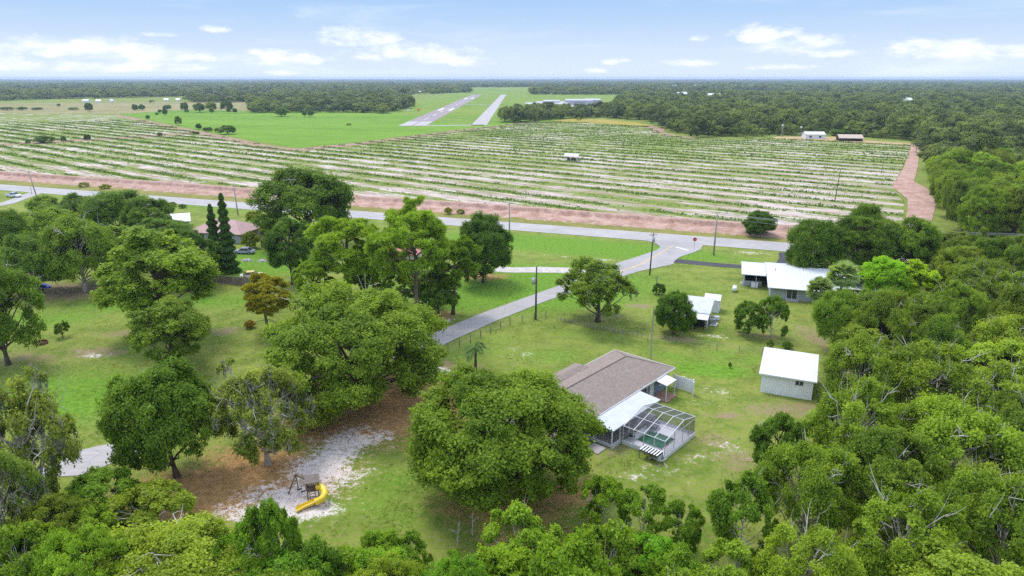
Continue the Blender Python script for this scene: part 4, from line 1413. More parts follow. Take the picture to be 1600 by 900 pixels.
# fences
fA, fB = P(313, 440), P(394, 448.5)
fen = thing('board_fence', 'weathered brown board privacy fence below the twin conifers', 'fence', (fA.x, fA.y, 0), math.atan2(fB.y - fA.y, fB.x - fA.x))
FL = (fB - fA).length + 3
for k in range(int(FL / 2.4)):
    hh = 1.68 + .05 * math.sin(k * 2.1)
    MB().box(k * 2.4 + .01, k * 2.4 + 2.38, -.03, .0, .05, hh).build('panel', MWOODF, fen)
    MB().box(k * 2.4 - .05, k * 2.4 + .05, .003, .1, 0, 1.6).build('post', MWOOD, fen)
    MB().box(k * 2.4 + .05, k * 2.4 + 2.35, .003, .06, 1.25, 1.35).build('rail', MWOOD, fen)
fA, fB = P(428, 393), P(404, 385)
fen = thing('board_fence', 'short dark board fence behind the grey car', 'fence', (fA.x, fA.y, 0), math.atan2(fB.y - fA.y, fB.x - fA.x))
for k in range(3):
    MB().box(k * 2.0 + .01, k * 2.0 + 1.98, -.03, .0, .05, 1.7).build('panel', MWOODF, fen)
    MB().box(k * 2.0 - .05, k * 2.0 + .05, .003, .1, 0, 1.65).build('post', MWOOD, fen)


def wire_fence(name, label, pts, gap, h, mat, rad=.05, wires=(.5, .9, 1.2), wmat=None):
    o = thing(name, label, 'fence', (pts[0][0], pts[0][1], 0))
    b0 = Vector((pts[0][0], pts[0][1], 0))
    rng = random.Random(name + label)
    for p_, q_ in zip(pts[:-1], pts[1:]):
        p_, q_ = Vector((p_[0], p_[1], 0)) - b0, Vector((q_[0], q_[1], 0)) - b0
        n_ = max(1, round((q_ - p_).length / gap))
        for k in range(n_ + (1 if q_ == Vector((pts[-1][0], pts[-1][1], 0)) - b0 else 0)):
            c_ = p_.lerp(q_, k / n_)
            MB().tube([c_, c_ + Vector((rng.uniform(-.04, .04), rng.uniform(-.04, .04), h * rng.uniform(.94, 1.05)))], rad, 6).build('post', mat, o)
        wm = MB()
        for z_ in wires:
            wm.tube([p_ + Vector((0, 0, z_)), q_ + Vector((0, 0, z_))], .008, 3, False)
        wm.build('wire', wmat or MSTEEL, o)
    return o


wire_fence('wire_fence', 'wire fence on dark thin posts along the near edge of the side road', [G(700, 552), G(718, 543), G(797, 508), G(853, 498)], 2.6, 1.35, MDPOLE, .055)
wire_fence('wire_fence', 'sparse wire fence crossing the lawn between brown-roofed house and barn', [G(1012, 533), G(1120, 548), G(1190, 556)], 4.0, 1.2, MGREYWD, .045)
pf = thing('picket_fence', 'leaning grey weathered picket row overgrown below the mossy oak', 'fence', (7.5, 105.2, 0), math.radians(-31.8))
for k in range(46):
    x_ = k * .33 + RNG.uniform(-.1, .1)
    h_ = RNG.uniform(.5, 1.15)
    if RNG.random() < .8:
        MB().bar((x_, 0, 0), (x_ + RNG.uniform(-.12, .12), RNG.uniform(-.15, .15), h_), .09, .03).build('picket', MGREYWD, pf)
MB().bar((0, .06, .45), (7, .06, .5), .08, .04).build('rail', MGREYWD, pf)
MB().bar((7.6, .06, .42), (15, .06, .4), .08, .04).build('rail', MGREYWD, pf)

# ------------------------------------------------------------------ play set
pb = P(490, 777)
play = thing('play_set', 'timber play tower with brown tarp roof and yellow tube slide on the white sand', 'play set', (pb.x, pb.y, 0))
TW = math.radians(18)


def pr_(x, y, z):
    return Vector((x * math.cos(TW) - y * math.sin(TW), x * math.sin(TW) + y * math.cos(TW), z))


def pq(ax, ay, z):
    return P(ax, ay, z) - pb


MYELP = plain('yellow_tube_plastic', (.76, .54, .03), .06, 2, .35, spec=.5)
for x_ in (-.5, .5):
    for y_ in (-.5, .5):
        MB().bar(pr_(x_, y_, 0), pr_(x_, y_, 2.0), .09).build('post', MWOOD, play)
pf_ = MB()
pf_.prism([pr_(-.56, -.56, .95), pr_(.56, -.56, .95), pr_(.56, .56, .95), pr_(-.56, .56, .95)], (0, 0, .07))
pf_.build('platform', MWOOD, play)
rw_ = MB()
for k in range(6):
    rw_.bar(pr_(-.42 + k * .17, .56, 1.05), pr_(-.42 + k * .17, .56, 1.6), .11, .03)
    rw_.bar(pr_(-.56, -.42 + k * .17, 1.05), pr_(-.56, -.42 + k * .17, 1.6), .11, .03)
rw_.build('railing', MWOOD, play)
rf_ = MB()
ap1, ap2 = pr_(-.66, .1, 2.42), pr_(.66, .1, 2.42)
roof_poly(rf_, [pr_(-.66, -.66, 1.95), pr_(.66, -.66, 1.95), ap2, ap1], .04)
roof_poly(rf_, [pr_(.66, .8, 1.95), pr_(-.66, .8, 1.95), ap1, ap2], .04)
rf_.build('roof', plain('brown_tarp', (.20, .165, .14), .15, 2, .8), play)
lad = MB()
for k in range(4):
    lad.bar(pr_(-.3, -.62 - .12 * (4 - k), .22 * k + .2), pr_(.2, -.62 - .12 * (4 - k), .22 * k + .2), .07, .04)
lad.bar(pr_(-.3, -1.15, 0), pr_(-.3, -.58, 1.0), .07)
lad.bar(pr_(.2, -1.15, 0), pr_(.2, -.58, 1.0), .07)
lad.build('ladder', MWOOD, play)
# slide: tube leaves the tower, swings round and ends in an open chute
tb = [pq(494, 761, 1.25), pq(500, 760, 1.28), pq(506.5, 765, 1.18), pq(508, 773, 1.0), pq(503, 780, .78), pq(494, 784, .52)]
sm = []
for i in range(len(tb) - 1):
    for s_ in range(5):
        sm.append(tb[i].lerp(tb[i + 1], s_ / 5))
sm.append(tb[-1])
for _ in range(5):
    sm = [sm[0]] + [(sm[i - 1] + sm[i] * 2 + sm[i + 1]) / 4 for i in range(1, len(sm) - 1)] + [sm[-1]]
sl = MB().tube(sm, [.31 + (.025 if i % 5 == 0 else 0) for i in range(len(sm))], 16, False).build('tube_slide', MYELP, play, True)
chm = MB()
c0, c1, c2 = pq(495, 783.5, .42), pq(474, 793, .13), pq(463, 799, .08)
prof_ = [(-.28, .26), (-.25, .06), (-.13, 0), (.13, 0), (.25, .06), (.28, .26)]
rows_ = []
for c_ in (c0, c1, c2):
    sd = (c1 - c0).normalized().cross(Vector((0, 0, 1))).normalized()
    rows_.append([c_ + sd * a_ + Vector((0, 0, b_)) for a_, b_ in prof_])
for i in range(2):
    for k in range(5):
        chm.poly([rows_[i][k], rows_[i][k + 1], rows_[i + 1][k + 1], rows_[i + 1][k]])
co_ = chm.build('slide_chute', MYELP, sl)
sd_ = co_.modifiers.new('thickness', 'SOLIDIFY')
sd_.thickness = .04
s0_ = pq(506.5, 786, 0)
MB().bar(s0_, s0_ + Vector((0, .1, .9)), .16).build('slide_support', MYELP, play)
# swing beam
b0_ = pr_(-.5, .3, 1.8)
b1_ = pq(464, 768, 0) + Vector((0, 0, 1.9))
MB().bar(b0_, b1_, .11).build('swing_beam', MWOOD, play)
for f_ in (pq(450.7, 772, 0), pq(466, 762, 0)):
    MB().bar(b1_ + Vector((.04, 0, 0)), f_, .09).build('swing_leg', MWOOD, play)
for f_ in (.35, .7):
    c_ = b0_.lerp(b1_, f_)
    st = MB().bar(c_ + Vector((-.2, -.2, -1.4)), c_ + Vector((.2, .0, -1.38)), .2, .04).build('swing_seat', MRUBBER, play)
    cm = MB()
    for e_ in (-.18, .2):
        cm.tube([c_ + Vector((e_, -.1, -.05)), c_ + Vector((e_, -.1, -1.38))], .012, 4)
    cm.build('chain', MSTEEL, st)

# ------------------------------------------------------------------ cars


def car(name, label, loc, rz, paint, roofm, kind='sedan', cat='car', cabin=None):
    o = thing(name, label, cat, loc, rz)
    L, Wd = (5.3, 1.95) if kind == 'pickup' else (4.8, 1.8)
    hb = .95 if kind == 'pickup' else .82
    b = MB()
    secs = [(-L / 2, .42, hb - .12, .82), (-L / 2 + .12, .32, hb - .02, .95), (-L * .32, .28, hb + .03, 1.0), (0, .28, hb + .02, 1.0), (L * .22, .28, hb + .02, 1.0), (L * .38, .30, hb - .05, .97), (L / 2 - .15, .34, hb - .16, .92), (L / 2, .42, hb - .26, .8)]
    for (xa, za, zb_, wa), (xb, zc, zd, wb) in zip(secs[:-1], secs[1:]):
        pa, pb_ = wa * Wd / 2, wb * Wd / 2
        A_ = [(xa, -pa, za), (xa, pa, za), (xa, pa, (za + zb_) / 2 + .08), (xa, pa * .93, zb_), (xa, -pa * .93, zb_), (xa, -pa, (za + zb_) / 2 + .08)]
        B2 = [(xb, -pb_, zc), (xb, pb_, zc), (xb, pb_, (zc + zd) / 2 + .08), (xb, pb_ * .93, zd), (xb, -pb_ * .93, zd), (xb, -pb_, (zc + zd) / 2 + .08)]
        for k in range(6):
            b.poly([A_[k], A_[(k + 1) % 6], B2[(k + 1) % 6], B2[k]])
        if xa == -L / 2:
            b.poly(A_)
        if xb == L / 2:
            b.poly(B2)
    body = b.build('body', paint, o)
    if kind == 'pickup':
        x0, x1, x2, x3 = -.55, -.4, .75, 1.35
    else:
        x0, x1, x2, x3 = -1.75, -1.05, .35, 1.05
    zt = hb + (.62 if kind == 'pickup' else .5)
    wb_, wt = Wd * .46, Wd * .38
    g = MB()
    lo = [(x0, -wb_, hb), (x3, -wb_, hb), (x3, wb_, hb), (x0, wb_, hb)]
    hi = [(x1, -wt, zt), (x2, -wt, zt), (x2, wt, zt), (x1, wt, zt)]
    for k in range(4):
        g.poly([lo[k], lo[(k + 1) % 4], hi[(k + 1) % 4], hi[k]])
    g.build('windows', MGLASS, o)
    rp_ = MB()
    rp_.prism([(x1 - .04, -wt - .03, zt), (x2 + .04, -wt - .03, zt), (x2 + .04, wt + .03, zt), (x1 - .04, wt + .03, zt)], (0, 0, .06))
    for sgn in (-1, 1):
        rp_.bar((x0, sgn * wb_, hb), (x1, sgn * wt, zt), .09)
        rp_.bar((x3, sgn * wb_, hb), (x2, sgn * wt, zt), .07)
        xm = (x1 + x2) / 2
        rp_.bar((xm, sgn * (wb_ + .01), hb), (xm, sgn * (wt + .01), zt), .07)
    rp_.build('cabin_roof', roofm, o)
    if kind == 'pickup':
        MB().box(-L / 2 + .18, -.68, -Wd * .40, Wd * .40, hb + .03, hb + .05).build('bed_liner', MDARK, o)
        for s_ in (-1, 1):
            MB().box(-L / 2 + .1, -.6, min(s_ * Wd * .41, s_ * Wd * .455), max(s_ * Wd * .41, s_ * Wd * .455), hb, hb + .22).build('bed_side', paint, o)
        MB().box(-L / 2 + .06, -L / 2 + .12, -Wd * .42, Wd * .42, hb - .02, hb + .22).build('tailgate', paint, o)
    for x_ in (-L * .31, L * .31):
        for s_ in (-1, 1):
            wl = MB().tube([(x_, s_ * (Wd / 2 - .17), .33), (x_, s_ * (Wd / 2 + .02), .33)], .33, 16).build('wheel', MRUBBER, o)
            MB().tube([(x_, s_ * (Wd / 2 + .022), .33), (x_, s_ * (Wd / 2 + .035), .33)], .2, 12).build('rim', MSTEEL, wl)
    for s_ in (-1, 1):
        MB().box(L / 2 - .02, L / 2 + .02, s_ * .62 - .14, s_ * .62 + .14, .52, .66).build('headlight', MTRIM, o)
    return o


WPAINT = plain('white_car_paint', (.66, .67, .68), .04, 1, .25, spec=.6)
SPAINT = plain('silver_blue_car_paint', (.28, .31, .37), .05, 1, .25, spec=.6)
CPAINT = plain('cream_car_paint', (.66, .60, .47), .05, 1, .3, spec=.5)
YPAINT = plain('yellow_roof_paint', (.62, .45, .08), .06, 1, .35, spec=.5)
DPAINT = plain('dark_car_paint', (.05, .055, .06), .1, 1, .3, spec=.5)
l = P(22, 308)
car('pickup_truck', 'white pickup truck with open bed turning off the main road', (l.x, l.y, .06), math.radians(-18), WPAINT, WPAINT, 'pickup', 'truck')
l = P(395, 434)
car('parked_car', 'cream car with yellow roof parked on grass behind the board fence', (l.x, l.y, 0), math.radians(20), CPAINT, YPAINT)
l = P(382, 396)
car('parked_car', 'silver blue car parked on the grass beside the twin conifers', (l.x, l.y, 0), math.radians(175), SPAINT, SPAINT)
l = P(700, 466)
car('parked_car', 'dark car in the shade right of the slim pine', (l.x, l.y, 0), math.radians(70), DPAINT, DPAINT)
l = P(636, 412)
car('parked_car', 'white car half hidden behind the pine trunks', (l.x, l.y, 0), math.radians(-10), WPAINT, WPAINT)
# trailer, tarp, fire ring, rocks
l = P(51, 440)
o = thing('utility_trailer', 'rusty brown box trailer under the left trees', 'trailer', (l.x, l.y, 0), math.radians(-10))
MB().box(-1.6, 1.6, -1, 1, .5, 1.7).build('box', plain('rust_brown', (.14, .09, .07), .3, 2, .85), o)
MB().bar((1.6, 0, .5), (2.8, 0, .45), .12).build('drawbar', MSTEEL, o)
for s_ in (-1, 1):
    MB().tube([(0, s_ * 1.02, .36), (0, s_ * 1.22, .36)], .36, 14).build('wheel', MRUBBER, o)


def lump(mb, c, sx_, sy_, sz_, seed, n=10, m=6):
    rows = []
    for i in range(m + 1):
        ph = math.pi / 2 * i / m
        rows.append([])
        for k in range(n):
            th = 2 * math.pi * k / n
            v_ = Vector((math.cos(th) * math.cos(ph), math.sin(th) * math.cos(ph), math.sin(ph)))
            f_ = 1 + .45 * mnoise.noise(v_ * 1.7 + Vector((seed, seed * 2.3, 0)))
            rows[-1].append((c[0] + v_.x * sx_ * f_, c[1] + v_.y * sy_ * f_, c[2] + v_.z * sz_ * f_))
    for i in range(m):
        for k in range(n):
            mb.poly([rows[i][k], rows[i][(k + 1) % n], rows[i + 1][(k + 1) % n], rows[i + 1][k]])


l = P(65, 449)
mb = MB()
lump(mb, (l.x, l.y, 0), 1.8, 1.1, .8, 3.3, 14, 7)
tag(mb.build('tarpaulin', plain('blue_tarp', (.025, .08, .42), .2, 2, .5)), 'crumpled blue tarpaulin heap on the dirt under the left trees', 'tarpaulin')
l = P(47, 450)
mb = MB()
lump(mb, (l.x - .5, l.y + .6, 0), 1.6, .8, .3, 8.3, 12, 5)
tag(mb.build('scrap_sheet', MGREYWD), 'low pale scrap heap left of the blue tarpaulin', 'scrap')
l = P(80, 437)
o = thing('jon_boat', 'dull brown upturned boat in the shade right of the trailer', 'boat', (l.x, l.y, 0), .1)
mb = MB()
lump(mb, (0, 0, .1), 2.3, .8, .55, 1.3, 14, 6)
mb.build('hull', MWOOD, o)
MB().bar((-2.0, 0, .62), (2.0, 0, .62), .06).build('keel', MWOOD, o)
l = P(65, 537)
o = thing('fire_ring', 'rusty steel fire ring alone on the left lawn', 'fire ring', (l.x, l.y, 0))
mb = MB()
for k in range(20):
    a0, a1 = k * math.pi / 10, (k + 1) * math.pi / 10
    for r0_, r1_, z0_, z1_ in ((.85, .85, 0, .38), (.80, .80, 0, .38)):
        mb.poly([(r0_ * math.cos(a0), r0_ * math.sin(a0), z0_), (r0_ * math.cos(a1), r0_ * math.sin(a1), z0_), (r0_ * math.cos(a1), r0_ * math.sin(a1), z1_), (r0_ * math.cos(a0), r0_ * math.sin(a0), z1_)])
    mb.poly([(.85 * math.cos(a0), .85 * math.sin(a0), .38), (.85 * math.cos(a1), .85 * math.sin(a1), .38), (.8 * math.cos(a1), .8 * math.sin(a1), .38), (.8 * math.cos(a0), .8 * math.sin(a0), .38)])
mb.build('ring', plain('rusty_steel', (.19, .09, .05), .3, 2, .9), o)
mb = MB()
lump(mb, (0, 0, 0), .7, .7, .12, 5.1, 12, 4)
mb.build('ash', plain('ash', (.08, .075, .07), .3, 3, .95), o)
for (ax, ay, s_, lab) in ((385, 408, 1.6, 'low heap of pale rubble on the grass behind the cream car'), (411, 408, 1.0, 'small pale rubble heap right of the larger one'),):
    l = P(ax, ay)
    mb = MB()
    rr = random.Random(ax)
    for k in range(16):
        lump(mb, (l.x + rr.gauss(0, .5) * s_, l.y + rr.gauss(0, .35) * s_, -.05), .45 * rr.uniform(.5, 1.2), .4 * rr.uniform(.5, 1.2), .4 * rr.uniform(.5, 1.3), k * 1.7, 7, 4)
    tag(mb.build('rubble_heap', plain('pale_rubble', (.45, .43, .40), .25, 3, .9)), lab, 'rubble')

# ------------------------------------------------------------------ poles, wires, sign


def pole(label, base, h, rad, mat, lean=(0, 0), arms=(), box=None, name='utility_pole', group=None):
    o = thing(name, label, 'pole', (base[0], base[1], 0), 0, group)
    MB().tube([(0, 0, 0), (lean[0] * .5, lean[1] * .5, h * .5), (lean[0], lean[1], h)], [rad * 1.2, rad, rad * .75], 8).build('shaft', mat, o, True)
    for z_, wd, ang in arms:
        c_, s_ = math.cos(ang), math.sin(ang)
        a_ = MB().bar((-wd / 2 * c_ + lean[0], -wd / 2 * s_ + lean[1], z_), (wd / 2 * c_ + lean[0], wd / 2 * s_ + lean[1], z_), .11).build('crossarm', MGREYWD, o)
        for f_ in (-.46, -.2, .2, .46):
            MB().tube([(f_ * wd * c_ + lean[0], f_ * wd * s_ + lean[1], z_ + .06), (f_ * wd * c_ + lean[0], f_ * wd * s_ + lean[1], z_ + .26)], .05, 6).build('insulator', MTRIM, a_)
    if box:
        z_, dx = box
        MB().tube([(dx, -.1, z_ - .5), (dx, -.1, z_ + .5)], .28, 12).build('transformer', plain('grey_transformer', (.42, .43, .44), .06), o, True)
    return o


AR = math.radians(70)
pole('dark timber pole with grey transformer beside the side road fence', G(837, 499), 9.0, .15, MDPOLE, (0.05, 0), [], (6.6, -.42))
pole('dark slim timber pole with short crossarm left of the side road junction', G(1015, 430), 8.7, .13, MDPOLE, (.25, 0), [(8.3, 1.6, .1)], (7.4, .35))
pole('grey concrete pole on the rubbly verge right of the stop sign', G(1115, 399), 9.6, .17, MGPOLE, (0, 0), [(9.3, 2.2, AR), (8.2, 1.8, AR)])
pole('grey pole beside the main road behind the round dark tree', G(796, 372), 8.8, .16, MGPOLE, (0, 0), [(8.5, 1.9, AR)])
pole('grey pole by the main road above the pink roof', G(372, 336), 8.8, .16, MGPOLE, (-.3, 0), [(8.5, 1.9, AR)])
pole('leaning grey pole by the main road right of the pickup', G(59, 313), 9.6, .17, MGPOLE, (-1.1, 0), [(9.2, 1.9, AR)])
pole('thin brown pole in the crop field above the roadside bush', G(1304, 316), 10.8, .12, MDPOLE, (.7, .5))
pole('thin pole farther up the crop field near the clay track', G(1377, 272), 11, .11, MGREYWD, (.5, .5))
pole('pole standing on the clay track at the far woods edge', G(1431, 238), 10.4, .12, MDPOLE, (.3, 0), [(10, 1.6, 0)])
pole('pale pole left of the far white barn', G(1222, 214), 9.5, .12, MGPOLE, (0, 0), [(9.2, 1.2, 0)])
l = P(902, 460)
pole('short dark post beside the small lawn bush', G(1025, 460), 3.6, .08, MDPOLE, name='post')
l = Vector(G(50, 304))
pole('short grey post at the turning left of the leaning pole', (l.x, l.y), 3.2, .09, MGPOLE, name='post')
p4, p3 = Vector(G(1115, 399)), Vector(G(796, 372))
stp = (p4 - p3).normalized()
p5 = p4 + stp * 62
p6_ = p5 + stp * 70
pole('grey pole hidden among the roadside woods at the right', p5, 9.6, .17, MGPOLE, (0, 0), [(9.3, 2.2, AR), (8.2, 1.8, AR)])
pl_ = thing('power_line', 'three sagging power wires along the road at the right edge', 'power line', (p4.x, p4.y, 0))
for dx, z_ in ((-1.0, 9.55), (.0, 9.55), (1.0, 9.5), (.8, 8.4)):
    for A2, B2 in ((Vector((0, 0)), p5 - p4), (p5 - p4, p6_ - p4 + stp * 60)):
        ptsw = []
        for k in range(13):
            f_ = k / 12
            q_ = A2.lerp(B2, f_) + Vector((math.cos(AR), math.sin(AR))) * dx
            ptsw.append((q_.x, q_.y, z_ - 1.0 * 4 * f_ * (1 - f_)))
        MB().tube(ptsw, .022, 4, False).build('wire', MSTEEL, pl_)
# stop sign
l = P(1084.5, 390)
sg = thing('stop_sign', 'red octagonal stop sign at the side road junction', 'sign', (l.x, l.y, 0), math.radians(-8))
MB().tube([(0, 0, 0), (0, 0, 2.9)], .04, 6).build('sign_post', MSTEEL, sg)
oct_ = [(.50 * math.cos(math.pi / 8 + k * math.pi / 4), .50 * math.sin(math.pi / 8 + k * math.pi / 4)) for k in range(8)]
pm = MB()
pm.prism([(x, -.06, 2.45 + z) for x, z in oct_], (0, -.02, 0))
pl2 = pm.build('sign_panel', MTRIM, sg)
pm = MB()
pm.prism([(x * .92, -.083, 2.45 + z * .92) for x, z in oct_], (0, -.006, 0))
pm.build('red_face', plain('stop_red', (.55, .015, .025), .05, 2, .45), pl2)
tx = bpy.data.curves.new('lettering', 'FONT')
tx.body = 'STOP'
tx.size = .30
tx.align_x = 'CENTER'
tx.align_y = 'CENTER'
tx.extrude = .004
tmp = bpy.data.objects.new('lettering', tx)
C.objects.link(tmp)
bpy.context.view_layer.update()
tmesh = bpy.data.meshes.new_from_object(tmp.evaluated_get(bpy.context.evaluated_depsgraph_get()))
bpy.data.objects.remove(tmp)
tmesh.materials.clear()
tmesh.materials.append(MTRIM)
to = bpy.data.objects.new('lettering', tmesh)
link(to, pl2)
to.location = (0, -.096, 2.45)
to.rotation_euler = (math.pi / 2, 0, 0)

# ------------------------------------------------------------------ field pavilion and far buildings
pv = P(882, 244)
pav = thing('field_pavilion', 'open pavilion with white roof on posts in the middle of the crop field', 'pavilion', (25.0, 331.5, 0), R20)
for x_ in (0.3, 3.2, 6.2):
    for y_ in (.3, 4.6):
        MB().box(x_ - .09, x_ + .09, y_ - .09, y_ + .09, 0, 2.35).build('post', MTRIM, pav)
r = MB()
roof_poly(r, [(-.3, -.3, 2.3), (6.9, -.3, 2.3), (6.9, 2.5, 3.3), (-.3, 2.5, 3.3)], .1)
roof_poly(r, [(6.9, 5.3, 2.3), (-.3, 5.3, 2.3), (-.3, 2.5, 3.3), (6.9, 2.5, 3.3)], .1)
r.build('roof', MWHT, pav)
MB().box(1.0, 5.6, 1.5, 3.4, 0, 1.1).build('counter', MWOOD, pav)
gable('farm_barn', 'white gabled barn at the far edge of the crop field', 'barn', (190.5, 452, 0), math.radians(-6), 12, 9, 3.2, 4.6, MTRIM, MWHT, .4, None, [(3, 1, 1.5, 1.2), (9, 1, 1.5, 1.2)])
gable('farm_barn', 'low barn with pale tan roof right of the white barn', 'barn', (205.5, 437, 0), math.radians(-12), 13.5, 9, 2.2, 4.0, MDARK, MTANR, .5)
MHANG = ribbed('grey_white_hangar_sheet', (.42, .43, .45), 0, 1.0, .12, .6, (.32, .31, .29), .85)
FARG = 'houses far off among the woods'
far_spots = [(128, 160, 20, 0), (150, 160.5, 14, .4), (174, 160, 9, 1.1), (256, 158.5, 14, .2), (275, 158.5, 12, .3), (612, 148, 22, .2), (545, 148, 14, 0), (520, 147, 12, .5), (575, 147, 10, .2), (638, 146, 16, 0), (655, 145, 14, .3), (480, 149.5, 18, 0), (468, 137, 24, .2), (480, 136.5, 22, 0), (452, 148, 10, 0), (563, 148, 10, .1), (590, 147.5, 12, .1), (648, 146, 9, .1)]
for i, (ax, ay, L_, a_) in enumerate(far_spots):
    x_, y_ = G(ax, ay)
    gable('far_house', 'tiny pale-roofed house at the forest edge left of the runway', 'house', (x_, y_, 0), a_, L_ * .5, 8, 3.0, 4.8, MTRIM, MWHT, .3, 'pale houses left of the runway')
for i, (ax, ay, L_, a_) in enumerate([(1050, 134.5, 40, 0), (1065, 134, 40, 0), (1085, 134.2, 60, 0), (1105, 134, 50, .2), (1125, 134, 45, 0), (1145, 134.4, 40, 0), (1172, 134, 35, 0), (1060, 147, 26, .2), (1066, 146.5, 16, 0), (1107, 149, 34, -.1), (1420, 157, 10, 0), (917, 131.5, 30, 0)]):
    x_, y_ = G(ax, ay, 9)
    gable('far_house', 'tiny white building rising from the woods right of the airfield', 'building', (x_, y_, 0), a_, L_ * .6, 14, 9.5, 12.5, MTRIM, MWHT, .3, 'white buildings in the right woods')
for i, (ax, ay, L_, W_, h_, a_, lab) in enumerate([(838, 168, 28, 16, 4.5, .1, 'low grey-roofed hangar at the left end of the airfield apron'), (872, 169, 26, 18, 5, -.1, 'white hangar in the middle of the airfield apron'), (905, 164, 40, 20, 6.5, 0, 'tall long white hangar behind the dark oaks'), (928, 162, 24, 16, 5.5, .2, 'pale hangar at the right end of the airfield apron'), (862, 163, 24, 14, 4.5, 0, 'small far hangar behind the middle one')]):
    x_, y_ = G(ax, ay)
    gable('hangar', lab, 'hangar', (x_ - L_ / 2, y_, 0), a_, L_, W_, h_, h_ + 1.8, MHANG, MHANG, .3, None, [], (L_ * .3, L_ * .4, h_ * .75, MSTEEL))
for (ax, ay, c_, lab) in ((638, 175, MTRIM, 'small white marker post left of the runway threshold'), (654, 174.5, plain('orange_paint', (.7, .2, .04), .05), 'small orange marker post left of the runway threshold')):
    x_, y_ = G(ax, ay)
    o = thing('runway_marker', lab, 'marker', (x_, y_, 0))
    MB().box(-.15, .15, -.15, .15, 0, 1.0).build('stem', MSTEEL, o)
    MB().box(-1.6, 1.6, -.5, .5, 1.0, 3.4).build('board', c_, o)
for (ax, ay, lab) in ((1223, 196, 'white ball lamp on a mast at the woods edge left of the barn'), (1252, 199, 'white ball lamp on a mast above the white barn')):
    x_, y_ = G(ax, 213)
    hh = CAM_H + y_ * (-sP - (ay - 450) / FOC * cP) / (cP - (ay - 450) / FOC * sP)
    x2, y2 = G(ax, ay, hh)
    o = thing('yard_lamp', lab, 'lamp', (x2, y2, 0))
    MB().tube([(0, 0, 0), (0, 0, hh)], .12, 6).build('lamp_mast', MGPOLE, o)
    mb = MB()
    for s_ in (1, -1):
        lump(mb, (0, 0, 0), .65, .65, .65 * s_, 99, 10, 5)
    mb.v = [(x, y, z + hh) for x, y, z in mb.v]
    mb.build('lamp_globe', MTRIM, o, True)

# ------------------------------------------------------------------ trees placed one by one


def proj(x, y, z):
    d = depth_of(y, z)
    return 800 + FOC * x / d, 450 + FOC * (y * sP * -1 + (CAM_H - z) * cP) / d


BR, DK, OL, LM, GY, MD = (1.15, 1.15, 1.0), (0.62, 0.72, 0.80), (1.12, 0.98, 1.0), (1.45, 1.75, .8), (1.5, 1.25, 2.2), (0.9, 0.95, 0.95)
